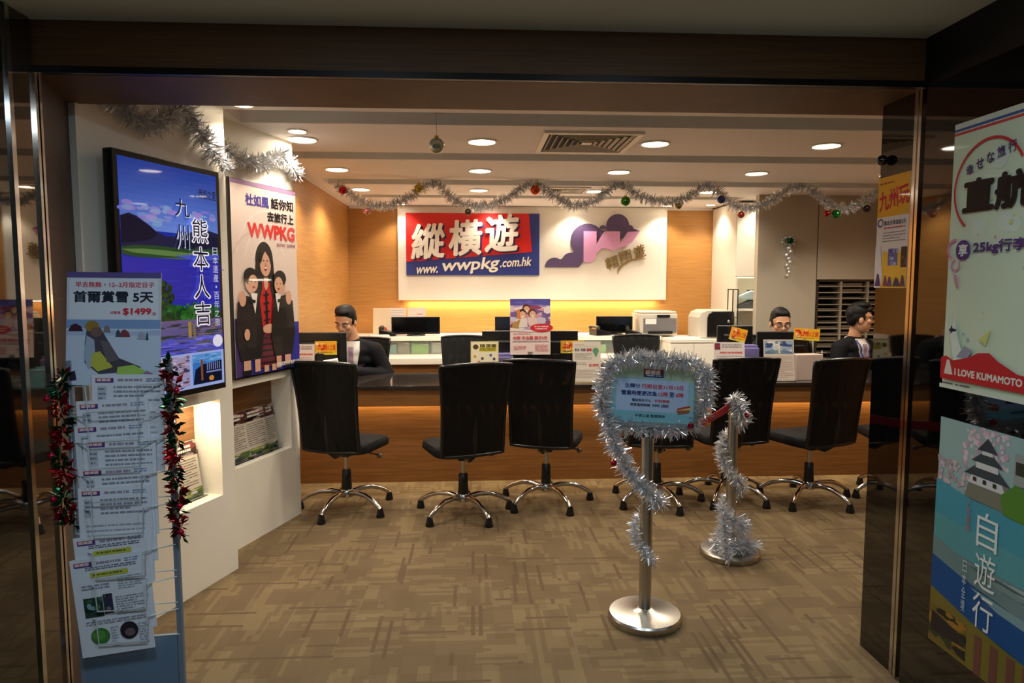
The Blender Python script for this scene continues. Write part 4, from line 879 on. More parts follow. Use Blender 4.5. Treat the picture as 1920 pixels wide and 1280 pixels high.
blt.add(vs, [q for i in range(n) for q in [(4 * i + j, 4 * i + (j + 1) % 4, 4 * i + 4 + (j + 1) % 4, 4 * i + 4 + j) for j in range(4)]])
tag(blt.build('barrier_belt', mat('belt_red', (176, 24, 36), .6)), 'red barrier belt stretched between the two rope posts', 'belt')
# notice frame, tilted a little
nt = thing('notice_sign', 'blue framed notice with printed opening hours on top of the near rope post', 'notice', (.765, 2.872, .90), R(-2))
nt.rotation_euler = (R(-10), R(3.5), R(-2)); NW, NH = .385, .255
fr = MB(); fr.box(-NW / 2 - .012, 0, -.012, NW / 2 + .012, .012, NH + .012); fr.build('frame', mat('frame_grey', (150, 160, 162), .3, .4), nt, bevel=.003)
MB().cyl((0, .036, -.03), (0, .036, .03), .018, n=14).box(-.03, .0125, -.01, .03, .022, .06).build('bracket', STEEL, nt)
q = Print(NW - .02, NH - .02, (150, 190, 200), .001, coat=.5)
q.poly([(0, 0), (1, 0), (1, .25), (.6, .2), (0, .18)], (168, 192, 170)); q.poly([(0, .7), (.4, .8), (1, .85), (1, 1), (0, 1)], (126, 184, 196)); q.rect(.07, .22, .93, .80, (176, 196, 226))
q.rect(.39, .02, .63, .175, (56, 70, 128)); q.poly([(.39, .02), (.62, .02), (.61, .12), (.39, .13)], (150, 50, 56)); q.text('縱橫遊', .41, .035, .59, .125, (236, 230, 226), .03); q.lines(.43, .135, .6, .165, 1, (220, 220, 230), 2, .5)
q.text('生輝分', .17, .30, .355, .385, (44, 50, 116), .03); q.text('行即日至11月13日', .37, .30, .87, .385, (196, 60, 66), .03); q.text('營業時間更改為', .13, .43, .555, .52, (44, 50, 116), .03); q.text('12時', .575, .43, .69, .52, (196, 60, 66), .03); q.text('至', .705, .43, .765, .52, (44, 50, 116), .03); q.text('6時', .78, .43, .875, .52, (196, 60, 66), .03)
q.text('電話報名中心', .26, .575, .49, .63, (40, 40, 60), .02); q.text('好時買樂', .53, .575, .71, .63, (196, 60, 66), .02); q.text('旅客查詢熱線', .24, .66, .48, .715, (40, 40, 60), .02); q.text('2443 2880', .50, .66, .70, .715, (40, 40, 60), .02); q.text('不便之處 敬請原諒', .30, .855, .66, .91, (44, 80, 90), .02)
q.poly([(.80, .72), (.95, .66), (.98, .72), (.83, .80)], (176, 70, 50)); q.poly([(.81, .75), (.97, .69), (.98, .72), (.83, .79)], (222, 190, 130)); q.poly([(.79, .76), (.95, .74), (.95, .79), (.82, .83)], (150, 90, 60))
place(q.build('sheet', nt), (-NW / 2 + .01, -.0015, .01))
ctr = Vector((.775, 2.852, 1.035)); ring = []
for i in range(37):
    a = 2 * math.pi * i / 36; ca, sa = math.cos(a), math.sin(a); x = math.copysign(abs(ca) ** .6, ca) * .226; z = math.copysign(abs(sa) ** .6, sa) * .158
    ring.append((ctr.x + x + .01 * math.sin(3 * a), ctr.y + .01 - z * .17, ctr.z + z - x * .06))
tr_ = tinsel(MB(), ring, .046, 3000, seed=31, w=.0035)
drop = smoothpath([(.575, 2.86, .93), (.60, 2.85, .83), (.645, 2.86, .74), (.70, 2.87, .66), (.76, 2.865, .60), (.82, 2.90, .55), (.80, 2.98, .50), (.725, 2.96, .44), (.715, 2.89, .38), (.75, 2.87, .33), (.80, 2.885, .28)], 5)
tinsel(tr_, drop[:27], .05, 2300, seed=32, w=.004); tinsel(tr_, drop[27:], .035, 1500, seed=33, w=.004)
tag(tr_.build('tinsel_garland', FOIL), 'silver tinsel framing the notice and winding down the near rope post', 'garland')
tg = MB(); sp = smoothpath([(1.40, 3.59, .90), (1.46, 3.585, .80), (1.45, 3.66, .72), (1.38, 3.67, .62), (1.37, 3.60, .52), (1.44, 3.585, .44), (1.48, 3.63, .38), (1.43, 3.68, .32), (1.37, 3.63, .26)], 5); tinsel(tg, sp[:10], .06, 2500, seed=41, w=.004); tinsel(tg, sp[10:], .045, 2000, seed=42, w=.004)
tinsel(tg, smoothpath([(1.38, 3.58, .24), (1.45, 3.56, .20), (1.49, 3.62, .15), (1.44, 3.70, .11), (1.36, 3.63, .10), (1.38, 3.55, .08), (1.50, 3.56, .08), (1.54, 3.60, .075)], 5), .06, 2400, seed=43, w=.004)
tinsel(tg, smoothpath([(1.36, 3.58, .3), (1.35, 3.52, .18), (1.34, 3.47, .08), (1.36, 3.44, .045)], 5), .045, 2200, seed=44, w=.004)
tag(tg.build('tinsel_garland', FOIL), 'silver tinsel wound around the far rope post and piled on its base', 'garland')
for x, yy, z, lab in [(.595, 2.83, .745, 'small red bauble in the tinsel left of the near rope post'), (.93, 2.84, .90, 'small red bauble at the lower right of the notice tinsel'), (1.475, 3.565, .80, 'small red bauble near the top of the far rope post')]: bauble((x, yy, z), .014, (170, 30, 60), lab, 'small baubles in the rope post tinsel', .004)

# ------------------------------------------------------------------ leaflet rack at the left front
lr = thing('leaflet_rack', 'tall grey wire leaflet rack with tinsel at the left of the entrance', 'leaflet rack', (-1.045, 2.06, 0), R(2)); lr.rotation_euler = (R(-3.5), R(-1.6), R(2))
GM = mat('rack_post_grey', (112, 124, 138), .45, .2); WI = mat('wire_white', (190, 200, 196), .4, .3)
for x in (-.145, .145): MB().box(x - .009, 0, .0, x + .009, .016, 1.28).build('post', GM, lr, bevel=.003)
MB().box(-.16, -.14, 0, .16, .16, .012).build('foot', GM, lr); MB().box(-.136, .0, .03, .136, .012, .42).build('base_panel', mat('panel_slate', (90, 112, 134), .5), lr)
ZP = [1.20, 1.11, 1.03, .93, .83, .70, .60, .50]; pk = MB()
for z in ZP:
    k = .006
    for pts in ([(-.145, 0, z), (-.075, -.047, z), (-.07, -.047, z - .075), (.07, -.047, z - .075), (.075, -.047, z), (.145, 0, z)], [(-.145, .0, z - .01), (-.145, .0, z - .08), (.145, .0, z - .08)]): pk.tube(pts, .0022, 6)
pk.build('wire_pocket', WI, lr, smooth=50)
def rack_leaflet(i, z, w=.21, h=.297, dx=0, tilt=0, full=False, pos=''):
    q = Print(w, h, (202, 206, 214), .004); q.rect(.05, .035, .30, .085, (76, 56, 120)); q.poly([(.05, .035), (.28, .035), (.26, .07), (.05, .07)], (170, 70, 84)); q.text('縱橫遊', .07, .04, .26, .07, (222, 214, 218), .02)
    q.lines(.36, .045, .70, .075, 1, (140, 132, 150), i, .8); q.lines(.75, .04, .94, .085, 2, (110, 130, 170), i + 2, .5)
    if not full:
        q.lines(.30, .12, .95, .30, 4, (126, 130, 146), i * 3 + 1, .42); q.rect(.08, .12, .2, .3, (170, 178, 190)); q.lines(.09, .14, .19, .28, 3, (116, 120, 132), i, .4); q.lines(.1, .38, .9, .9, 10, (156, 160, 172), i * 5, .3)
        if i % 3 == 0: q.rect(.42, .31, .54, .35, (56, 66, 78))
        if i % 3 == 1: q.rect(.68, .33, .95, .355, (58, 70, 150))
    else:
        q.lines(.2, .09, .9, .13, 2, (90, 94, 110), i, .5); q.rect(.26, .15, .78, .20, (176, 178, 60)); q.lines(.30, .165, .7, .185, 1, (90, 96, 50), 3, .8); q.lines(.62, .22, .95, .36, 6, (140, 144, 156), 4, .35); q.lines(.12, .27, .5, .33, 2, (130, 130, 150), 5, .5)
        q.photo(.12, .40, .38, .60, [(40, 62, 50), (70, 100, 60), (30, 40, 36), (120, 150, 160)], 7, 8); q.photo(.39, .38, .52, .58, [(50, 50, 70), (30, 30, 40), (120, 100, 110)], 8, 7); q.lines(.56, .42, .95, .62, 8, (140, 144, 156), 9, .35)
        q.ell(.29, .80, .13, .085, (64, 112, 56)); q.ell(.27, .79, .09, .05, (84, 138, 60)); q.ell(.69, .78, .125, .09, (40, 34, 44)); q.ell(.70, .80, .07, .04, (100, 86, 90)); q.lines(.12, .64, .95, .69, 2, (120, 124, 138), 11, .35); q.lines(.44, .72, .54, .94, 8, (140, 144, 156), 12, .3); q.lines(.82, .72, .95, .94, 8, (140, 144, 156), 13, .3)
    o = q.build('leaflet'); o.parent = None
    o.matrix_world = LRM @ Matrix.Translation((-w / 2 + dx, -.006 - .0046 * i, z - h)) @ Matrix.Rotation(R(tilt), 4, 'Y') @ Matrix.Rotation(R(.0), 4, 'X')
    return tag(o, f'white printed leaflet in the rack, {pos}', 'leaflet', 'leaflets in the rack')
LRM = Matrix.Translation(lr.location) @ lr.rotation_euler.to_matrix().to_4x4()
for i, (z, dx, tl, fu, ps) in enumerate([(1.235, .02, 2, False, 'topmost, in front of the snow poster'), (1.155, -.012, -1, False, 'second from the top'), (1.085, -.015, -1.5, False, 'third from the top'), (1.04, .0, .5, False, 'fourth from the top with a fuller heading'),
                                         (.955, -.004, -1, False, 'fifth from the top'), (.895, -.014, 0, False, 'sixth from the top with a long list'), (.745, -.012, -4, True, 'second from the bottom with a yellow bar'), (.68, -.018, -5, True, 'bottom one with round green and dark photos')]):
    rack_leaflet(i, z, dx=dx, tilt=tl, full=fu, pos=ps)
q = Print(.275, .345, (190, 196, 206), .004, coat=.3)
q.rect(0, 0, 1, .05, (88, 76, 130)); q.rect(.03, .055, .97, .42, (204, 208, 216)); q.text('早去無蝕・12~2月指定日子', .09, .085, .93, .135, (188, 58, 78), .025); q.text('首爾賞雪 5天', .07, .165, .92, .27, (36, 40, 52), .035); q.text('成團價', .46, .345, .57, .37, (188, 70, 84), .02); q.text('$1499', .595, .315, .90, .385, (196, 52, 68), .045); q.text('起', .91, .35, .95, .38, (188, 70, 84), .02)
q.rect(0, .42, 1, .53, (120, 146, 188)); q.rect(0, .50, 1, 1, (182, 194, 212)); q.poly([(0, .52), (.3, .50), (.7, .53), (1, .51), (1, .56), (0, .56)], (160, 176, 204))
for x, y_, w_, cl in ((.1, .49, .08, (64, 34, 50)), (.43, .50, .04, (120, 110, 120)), (.55, .54, .03, (60, 74, 90)), (.62, .54, .06, (120, 56, 66)), (.80, .56, .05, (150, 156, 170)), (.86, .565, .015, (60, 70, 90))): q.poly([(x - w_, y_ + .035), (x - w_ * .6, y_ - .02), (x, y_ - .035), (x + w_ * .7, y_ - .01), (x + w_, y_ + .035)], cl)
q.poly([(.22, .50), (.36, .49), (.44, .60), (.56, .76), (.80, .84), (.72, .88), (.35, .90), (.20, .80), (.20, .62)], (70, 66, 76)); q.ell(.275, .48, .075, .05, (140, 112, 50)); q.ell(.32, .53, .06, .045, (110, 84, 76)); q.poly([(.22, .56), (.30, .60), (.32, .80), (.24, .86), (.19, .74)], (150, 164, 184)); q.poly([(.28, .72), (.36, .70), (.50, .84), (.34, .88), (.26, .82)], (176, 176, 70)); q.poly([(.36, .60), (.46, .62), (.56, .78), (.44, .80)], (96, 88, 92)); q.poly([(.55, .84), (.72, .82), (.86, .88), (.70, .93), (.54, .90)], (150, 186, 84)); q.poly([(.86, .87), (.97, .92), (.94, .96), (.8, .92)], (140, 110, 150)); q.poly([(.04, .90), (.1, .87), (.12, .95), (.05, .96)], (50, 40, 60))
sp_ = q.build('rack_sign'); sp_.parent = None; sp_.matrix_world = LRM @ Matrix.Translation((-.155, .002, 1.205)) @ Matrix.Rotation(R(2.2), 4, 'Y') @ Matrix.Rotation(R(-2), 4, 'X'); tag(sp_, 'large snow holiday poster with black heading at the top of the leaflet rack', 'poster')
def leaf_garland(pts, label, seed):
    rg = random.Random(seed); m = MB(); P = smoothpath(pts, 6)
    for i in range(len(P) - 1):
        for k in range(10):
            c = P[i].lerp(P[i + 1], rg.random()); d = Vector((rg.gauss(0, 1), rg.gauss(0, .7) - .35, rg.gauss(0, .8))).normalized(); L = rg.uniform(.016, .040); s_ = d.cross(Vector((rg.gauss(0, 1), rg.gauss(0, 1), rg.gauss(0, 1)))).normalized() * L * .2
            nrm = d.cross(s_).normalized() * L * .06; b0 = c + d * .006; m.add([b0, b0 + d * L * .5 + s_ + nrm, b0 + d * L, b0 + d * L * .5 - s_ + nrm], [(0, 1, 2, 3)], 0 if math.sin(i * .75 + seed) + rg.gauss(0, .5) > -.15 else 1)
    o = m.build('tinsel_garland', [REDF, GRNF]); return tag(o, label, 'garland')
def lp(x, y_, z): v = LRM @ Vector((x, y_, z)); return (v.x, v.y, v.z)
leaf_garland([lp(-.15, -.02, 1.24), lp(-.165, -.02, 1.16), lp(-.155, -.02, 1.08), lp(-.17, -.02, 1.0), lp(-.155, -.02, .92), lp(-.165, -.02, .84), lp(-.15, -.01, .78)], 'red and green foil garland on the left post of the leaflet rack', 3)
leaf_garland([lp(.155, -.02, 1.26), lp(.17, -.02, 1.18), lp(.155, -.02, 1.10), lp(.17, -.02, 1.02), lp(.158, -.02, .94), lp(.17, -.02, .86), lp(.16, -.02, .79), lp(.17, -.02, .735)], 'red and green foil garland on the right post of the leaflet rack', 5)
for x, z, sd, i in [(-.185, 1.17, 'left', 'upper'), (-.18, 1.0, 'left', 'middle'), (-.18, .87, 'left', 'lower'), (.185, 1.18, 'right', 'upper'), (.18, .83, 'right', 'middle'), (.18, .75, 'right', 'lowest')]: bauble(lp(x, -.045, z), .009, (190, 24, 64), f'tiny shiny red bauble in the foil garland on the {sd} rack post, {i} one', 'tiny baubles on the leaflet rack', .003)

# ------------------------------------------------------------------ posters on the right glass wall
def wallprint(q, name, label, x, y, z, cat='poster'):
    o = q.build(name); o.location = (x, y, z); o.rotation_euler = (0, 0, R(-90)); return tag(o, label, cat)
q = Print(.60, .875, (204, 220, 192), .003, coat=.06, rough=.5)
q.rect(0, 0, 1, .018, (206, 214, 196)); q.rect(0, .020, 1, .030, (70, 90, 150)); q.rect(0, .034, 1, .044, (200, 70, 70))
for a, b, r_ in ((.22, .40, .05), (.40, .39, .05), (.46, .40, .04), (.34, .16, .06)): q.ell(a, b, r_, col=(208, 222, 206))
rg = random.Random(9)
for i in range(26):
    a, b = rg.uniform(.03, .95), rg.uniform(.08, .85); q.ell(a, b, rg.uniform(.004, .012), col=rg.choice([(204, 206, 120), (150, 196, 176), (206, 160, 180), (150, 180, 200)]), n=8)
q.arc(.28, .255, .245, 28, 232, .014, (196, 50, 56))
for i, chx in enumerate('幸せな旅行'): q.text(chx, .115 + i * .072, .158 - .012 * i + .004 * (i - 2) ** 2 * .3, .170 + i * .072, .198 - .012 * i + .004 * (i - 2) ** 2 * .3, (64, 40, 96), .02, 8)
q.text('直航', .10, .215, .565, .345, (16, 14, 18), .045); q.ell(.125, .475, .055, col=(84, 44, 122)); q.text('享', .09, .452, .16, .498, (214, 224, 208), .03); q.text('25kg行李', .20, .445, .56, .495, (72, 44, 116), .03)
q.arc(.06, .47, .05, 80, 250, .016, (206, 130, 170)); q.arc(.075, .53, .03, 100, 400, .010, (206, 130, 170)); q.poly([(.06, .56), (.09, .57), (.11, .62), (.09, .61)], (206, 130, 170))
q.poly([(.06, .80), (.09, .72), (.12, .80), (.18, .88), (.10, .90)], (214, 226, 214)); q.poly([(.28, .80), (.36, .76), (.33, .82)], (206, 208, 120)); q.ell(.08, .775, .03, .006, (40, 40, 70)); q.poly([(.06, .775), (.085, .775), (.07, .755)], (40, 40, 70)); q.poly([(.06, .775), (.085, .775), (.07, .79)], (40, 40, 70))
q.poly([(.12, .875), (.18, .83), (.24, .845), (.2, .88)], (150, 150, 170)); q.poly([(0, .885), (.04, .875), (.10, .89), (.22, .87), (.28, .85), (.36, .845), (.42, .87), (.55, .905), (.8, .915), (1, .915), (1, .965), (0, .965)], (192, 40, 46)); q.poly([(.03, .945), (.05, .89), (.07, .89), (.10, .945)], (214, 210, 196))
q.text('I LOVE KUMAMOTO TRAVEL', .115, .918, .78, .945, (220, 220, 206), .04); q.lines(.02, .977, .24, .985, 1, (90, 90, 90), 2, .7)
q.rect(0, .985, 1, 1, (206, 214, 196))
wallprint(q, 'wall_poster', 'pale green travel poster with large black heading on the dark right wall', 1.603, 2.232, 1.155)
q = Print(.60, .79, (96, 150, 158), .003, coat=.06, rough=.5)
q.rect(0, 0, 1, .30, (148, 176, 174)); rg = random.Random(4); q.step = .000012
for i in range(90): q.ell(rg.uniform(.18, .5), max(.012, rg.gauss(.08, .06)), rg.uniform(.008, .02), col=rg.choice([(206, 180, 188), (190, 160, 172), (214, 196, 200)]), n=6)
for i in range(60): q.ell(abs(rg.gauss(.04, .12)), rg.uniform(.17, .28), rg.uniform(.008, .018), col=rg.choice([(196, 176, 180), (170, 150, 156)]), n=6)
q.step = .00016; q.poly([(.22, .30), (.25, .22), (.52, .20), (.60, .30)], (120, 120, 104)); q.poly([(.24, .235), (.50, .235), (.47, .19), (.27, .19)], (206, 206, 204)); q.poly([(.21, .20), (.53, .20), (.45, .155), (.29, .155)], (60, 70, 74)); q.poly([(.29, .165), (.45, .165), (.44, .13), (.30, .13)], (206, 206, 204)); q.poly([(.26, .14), (.48, .14), (.41, .10), (.33, .10)], (60, 70, 74)); q.poly([(.33, .105), (.41, .105), (.40, .085), (.34, .085)], (206, 206, 204)); q.poly([(.30, .09), (.44, .09), (.37, .035)], (56, 64, 70))
for x in (.29, .36, .43): q.rect(x - .012, .205, x + .012, .222, (50, 50, 54))
q.poly([(.47, .24), (.58, .17), (.7, .24), (.7, .32), (.5, .31)], (86, 130, 50)); q.rect(.55, .06, 1, .18, (150, 156, 150)); q.rect(.56, .09, .9, .14, (60, 60, 50))
q.poly([(0, .27), (.3, .305), (1, .33), (1, .62), (0, .62)], (70, 146, 164)); q.poly([(0, .42), (1, .45), (1, .62), (0, .56)], (86, 150, 156)); q.photo(.0, .555, 1, .655, [(98, 128, 130), (120, 140, 136), (70, 96, 104), (150, 164, 160)], 5, 36); q.poly([(0, .52), (.2, .56), (.45, .60), (1, .66), (1, .70), (0, .62)], (104, 130, 130)); q.poly([(0, .61), (.3, .65), (.6, .68), (1, .70), (1, .84), (0, .80)], (26, 76, 134)); q.poly([(.3, .66), (.7, .67), (1, .69), (1, .72), (.5, .70)], (120, 150, 156))
q.poly([(0, .755), (.3, .80), (.6, .83), (1, .86), (1, 1), (0, 1)], (116, 104, 44)); q.photo(.0, .83, .3, .99, [(108, 92, 40), (60, 62, 40), (150, 110, 40), (44, 40, 34)], 6, 20); q.poly([(.02, .86), (.2, .88), (.3, .93), (.02, .95)], (48, 42, 40))
for x in (.36, .47, .58, .68): q.rect(x, .84, x + .05, 1, (110, 70, 60))
for i, chx in enumerate('自遊行'): q.text(chx, .335, .33 + i * .165, .475, .475 + i * .165, (214, 222, 216), -.004)
q.vtext('人生最樂', .255, .30, .285, .44, (176, 110, 100), 0); q.vtext('日本全境', .25, .56, .28, .78, (190, 206, 206), 0)
wallprint(q, 'wall_poster', 'teal travel poster with a castle and tall white characters below the pale green poster', 1.603, 2.228, .262)
q = Print(.20, .43, (226, 214, 206), .002, coat=.3)
q.rect(0, 0, 1, .36, (232, 170, 40)); q.lines(.06, .05, .5, .075, 1, (170, 60, 50), 2, .6); q.text('九州玩', .04, .11, .98, .29, (200, 34, 50), .03, 6); q.poly([(0, .36), (.35, .36), (.2, .44), (0, .46)], (226, 214, 206)); q.text('熊本天草溫泉5天', .24, .395, .92, .44, (70, 66, 84), .02); q.lines(.24, .455, .9, .475, 1, (200, 80, 96), 2, .6); q.lines(.22, .50, .92, .60, 4, (130, 124, 124), 4, .3); q.ell(.12, .41, .10, .04, (90, 84, 120)); q.ell(.13, .41, .06, .025, (226, 214, 206))
q.poly([(.25, .66), (.5, .70), (1, .66), (1, 1), (.1, 1)], (232, 180, 60)); q.photo(.42, .65, .72, .80, [(90, 96, 150), (130, 140, 190), (60, 70, 120), (170, 170, 200)], 3, 12); q.photo(.82, .64, 1, .82, [(60, 40, 40), (100, 60, 50), (30, 26, 30)], 5, 8); q.poly([(0, .62), (.16, .62), (.26, .9), (.2, 1), (0, 1)], (222, 214, 214))
for x, w_, h_, cl in ((.12, .10, .12, (70, 50, 100)), (.36, .08, .10, (120, 50, 80)), (.50, .08, .09, (80, 60, 110)), (.72, .12, .08, (60, 50, 80)), (.9, .08, .10, (90, 60, 80))): q.poly([(x - w_, .985), (x - w_ * .3, .985 - h_), (x + w_ * .3, .985 - h_ * .9), (x + w_, .985)], cl)
wallprint(q, 'wall_poster', 'yellow travel poster with red characters on the inner dark glass panel', 1.609, 2.662, 1.49)

# ------------------------------------------------------------------ people
def patch(bvh, rows, name, m, parent, off, ncol=10, face=(0, 1, 0)):
    """cloth panel following the chest: rows of (z, xleft, xright)"""
    vs = []; fs = []; D = Vector(face)
    for (z, a, b) in rows:
        for j in range(ncol + 1):
            x = a + (b - a) * j / ncol; h = bvh.ray_cast(Vector((x, -1, z)), D)
            p = h[0] if h[0] is not None else Vector((x, -.1, z)); vs.append((p.x, p.y - off, p.z))
    n = ncol + 1; K = len(vs); vs += [(x, y + off + .004, z) for x, y, z in vs]
    for i in range(len(rows) - 1):
        for j in range(ncol):
            a = i * n + j; fs += [(a, a + n, a + n + 1, a + 1), (K + a, K + a + 1, K + a + n + 1, K + a + n)]
    return MB().add(vs, fs).build(name, m, parent, smooth=70, fix=False)
def lerp_rows(keys, n=14):
    out = []
    for i in range(n + 1):
        z = keys[0][0] + (keys[-1][0] - keys[0][0]) * i / n
        for a, b in zip(keys, keys[1:]):
            if (a[0] - z) * (b[0] - z) <= 1e-9: t = (z - a[0]) / (b[0] - a[0]) if b[0] != a[0] else 0; out.append((z, a[1] + (b[1] - a[1]) * t, a[2] + (b[2] - a[2]) * t)); break
    return out
def person(label, loc, rz, head, hyaw, hpitch, lean, hands, elbows, look='part', glasses=False, hroll=0, lanyard=False):
    t = thing('person', label, 'person', loc, rz)
    sh_z = .985; sy = -lean; chest = Vector((0, sy * .75, .84)); neck = Vector((0, sy, 1.03)); hc = Vector(head)
    HM = Matrix.Translation(hc) @ Euler((R(hpitch), R(hroll), R(hyaw)), 'XYZ').to_matrix().to_4x4()
    b = MB()
    for z, yy, rx, ry in ((.52, .02, .15, .11), (.62, .0 + sy * .2, .14, .10), (.74, sy * .5, .145, .10), (.86, sy * .8, .155, .105), (.95, sy * .95, .13, .09)): b.ball((0, yy, z), (rx, ry, .085), 18, 12)
    b.chain([(Vector((0, sy * .95 + .01, .97)), .062), (neck.lerp(hc, .45) + Vector((0, .015, 0)), .052), (hc + Vector((0, .02, -.04)), .054)], 16)
    for s in (1, -1): b.chain([(Vector((s * .085, 0, .52)), .08), (Vector((s * .11, -.40, .52)), .062), (Vector((s * .11, -.43, .27)), .05), (Vector((s * .11, -.40, .08)), .036)], 12); b.ball((s * .11, -.46, .045), (.045, .12, .045))
    for s, h, e in ((1, hands[0], elbows[0]), (-1, hands[1], elbows[1])):
        h = Vector(h); e = Vector(e); d = (h - e).normalized(); S = Vector((s * .185, sy, sh_z - .03)); b.chain([(S, .055), (e, .042), (h, .028)], 12)
        b.ball(h + d * .045, (.038, .045, .018), 12, 8); sd = Vector((d.y, -d.x, 0)).normalized()
        for k, L in enumerate((.062, .072, .068, .052)): r0 = h + d * .075 + sd * (.027 - .018 * k); b.chain([(r0, .0085), (r0 + d * L * .55 + Vector((0, 0, -.004)), .0082), (r0 + d * L * .95 + Vector((0, 0, -.018)), .0072)], 8)
        r0 = h + d * .03 - sd * s * .034; b.chain([(r0, .010), (r0 - sd * s * .022 + d * .03, .009), (r0 - sd * s * .024 + d * .06, .008)], 8)
    b.M = HM
    b.ball((0, .008, .035), (.077, .094, .090), 24, 16); b.ball((0, -.018, -.045), (.061, .070, .075), 20, 14); b.ball((0, -.050, -.098), (.030, .030, .024)); b.ball((0, -.066, .03), (.060, .026, .018))
    b.chain([((0, -.086, .016), .010), ((0, -.104, -.022), .0135)], 10); b.ball((0, -.090, -.030), (.019, .014, .010)); b.ball((0, -.078, -.064), (.026, .014, .012))
    for s in (1, -1): b.ball((s * .079, .012, -.012), (.011, .022, .032)); b.ball((s * .042, -.058, -.02), (.024, .024, .022))
    remesh(b, 'body', SKIN, t, .006, 4)
    hm = MB(); hm.M = HM; hm.ball((0, .024, .058), (.084, .097, .084), 24, 16)
    for s in (1, -1): hm.ball((s * .070, .024, .015), (.014, .052, .045))
    hm.ball((0, .07, .0), (.068, .045, .07))
    if look == 'part': hm.ball((.0, -.036, .112), (.062, .050, .030)); hm.ball((-.01, -.01, .122), (.058, .06, .028))
    elif look == 'shag': hm.ball((0, -.062, .085), (.066, .036, .034)); hm.ball((0, .0, .12), (.078, .08, .034)); hm.ball((0, .09, .04), (.066, .034, .06))
    else: hm.ball((0, -.03, .105), (.062, .05, .03))
    remesh(hm, 'hair', HAIR, t, .006, 3)
    fm = MB(); fm.M = HM
    for s in (1, -1): fm.tube([(s * .052, -.083, .032), (s * .034, -.092, .037), (s * .016, -.093, .032)], [.003, .0045, .0035], 8)
    fm.build('eyebrow', HAIR, t, smooth=80)
    for s in (1, -1):
        e = MB(); e.M = HM; e.ball((s * .033, -.080, .008), (.012, .009, .0035), 12, 8); e_ = e.build('eye', mat('eye_white', (206, 196, 186), .2), t, smooth=80); i_ = MB(); i_.M = HM; i_.ball((s * .033, -.0865, .006), (.0055, .004, .004), 10, 8); i_.build('iris', BLACK, e_, smooth=80)
    mm = MB(); mm.M = HM; mm.tube([(.022, -.084, -.066), (.008, -.092, -.064), (-.008, -.092, -.064), (-.022, -.084, -.066)], [.003, .0055, .0055, .003], 8); mm.build('mouth', mat('lips', (150, 84, 74), .45), t, smooth=80)
    if glasses:
        gl = MB(); gl.M = HM
        for s in (1, -1): gl.tube([(s * .034 + .024 * math.cos(a * .5236), -.100, .006 + .017 * math.sin(a * .5236)) for a in range(12)], .0022, 6, closed=True); gl.tube([(s * .058, -.100, .012), (s * .082, -.03, .012), (s * .083, .015, .0)], .002, 6)
        gl.tube([(-.011, -.101, .01), (0, -.104, .013), (.011, -.101, .01)], .002, 6); gl.build('glasses', BLACK, t, smooth=60)
    j = MB()
    for z, yy, rx, ry in ((.50, .02, .19, .14), (.58, .01, .178, .132), (.68, sy * .35, .175, .128), (.78, sy * .6, .182, .130), (.87, sy * .8, .192, .132), (.945, sy * .93, .175, .115), (.985, sy * .97, .115, .088)): j.ball((0, yy, z), (rx, ry, .075), 24, 14)
    for s, h, e in ((1, hands[0], elbows[0]), (-1, hands[1], elbows[1])):
        h = Vector(h); e = Vector(e); S = Vector((s * .178, sy * .95, sh_z - .042)); j.chain([(Vector((s * .08, sy * .95, sh_z - .01)), .066), (S, .074), (S.lerp(e, .5), .064), (e, .058), (e.lerp(h, .85), .043)], 16)
    jk = remesh(j, 'jacket', SUIT, t, .008, 8)
    bv = BVHTree.FromPolygons([v.co.copy() for v in jk.data.vertices], [tuple(p.vertices) for p in jk.data.polygons])
    patch(bv, lerp_rows([(.66, -.004, .004), (.80, -.045, .045), (.94, -.075, .075), (1.03, -.062, .062)]), 'shirt', SHIRT, t, .006)
    patch(bv, lerp_rows([(.66, -.010, .010), (.70, -.028, .028), (.95, -.019, .019), (.985, -.024, .024)]), 'tie', mat('tie_mauve', (142, 122, 140), .6), t, .014, 4)
    for s in (1, -1): patch(bv, [(z, *sorted((s * a, s * b))) for z, a, b in lerp_rows([(.66, .0, .03), (.80, .038, .10), (.87, .06, .125), (.89, .062, .10), (.96, .076, .112), (1.02, .066, .09)])], 'lapel', LAPEL, t, .011, 5)
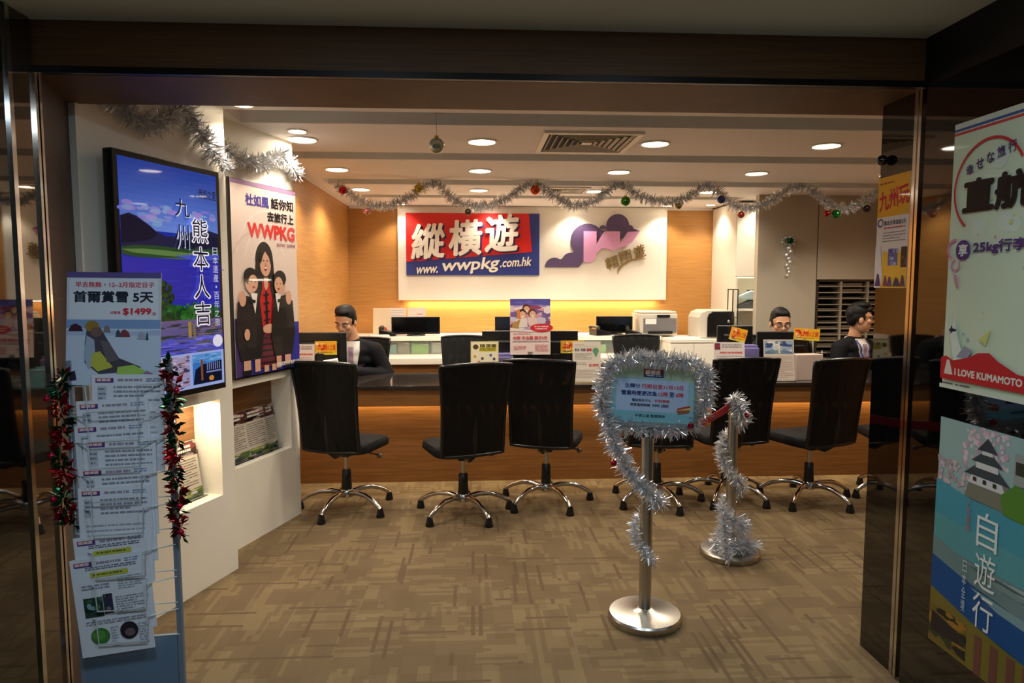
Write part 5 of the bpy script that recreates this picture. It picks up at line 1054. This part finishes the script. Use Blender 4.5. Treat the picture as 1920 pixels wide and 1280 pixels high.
    co = MB(); co.M = Matrix.Translation((0, sy * .95 + .012, .985)) @ Matrix.Rotation(R(12), 4, 'X'); co.tube([(.068 * math.sin(a), .062 * -math.cos(a), .022 + .012 * -math.cos(a)) for a in [R(20 + 320 * i / 20) for i in range(21)]], .016, 8); co.build('shirt_collar', SHIRT, t, smooth=70)
    if lanyard:
        for s in (1, -1): patch(bv, [(z, *sorted((s * a, s * b))) for z, a, b in lerp_rows([(.72, .004, .026), (.86, .028, .048), (1.02, .058, .074)])], 'lanyard', mat('lanyard_blue', (52, 66, 140), .6), t, .017, 3)
        h = bv.ray_cast(Vector((0, -1, .69)), Vector((0, 1, 0)))[0] or Vector((0, -.2, .69)); MB().box(-.03, h.y - .022, .62, .03, h.y - .018, .72).build('name_badge', PAPER, t)
    tr = MB()
    for s in (1, -1): tr.chain([(Vector((s * .085, .01, .535)), .098), (Vector((s * .11, -.40, .535)), .078), (Vector((s * .11, -.43, .28)), .064), (Vector((s * .11, -.405, .09)), .056)], 14)
    tr.ball((0, .02, .53), (.17, .13, .09)); remesh(tr, 'trousers', SUIT, t, .01, 5)
    for s in (1, -1): MB().ball((s * .11, -.455, .045), (.052, .135, .045), 16, 10).build('shoe', BLACK, t, smooth=80)
    return t
person('man in dark suit and mauve tie looking down at the left counter end', (-1.0, 6.0, 0), R(-6), (-.045, -.22, 1.195), -8, 24, .13, [(.03, -.40, .80), (-.13, -.40, .80)], [(.285, -.12, .74), (-.285, -.14, .76)], 'part', hroll=3)
person('man in glasses looking down behind a black monitor', (2.74, 6.02, 0), R(-4), (-.02, -.14, 1.165), -4, 14, .08, [(.10, -.34, .80), (-.10, -.34, .80)], [(.27, -.14, .75), (-.27, -.14, .75)], 'short', True)
person('man with glasses and a blue lanyard turned to the right in profile', (3.38, 5.98, 0), R(20), (0, -.13, 1.205), 54, 2, .08, [(.13, -.40, .62), (-.10, -.38, .62)], [(.26, -.10, .72), (-.26, -.10, .72)], 'shag', True, lanyard=True)

bpy.data.objects.remove(_to); bpy.data.curves.remove(_tc)
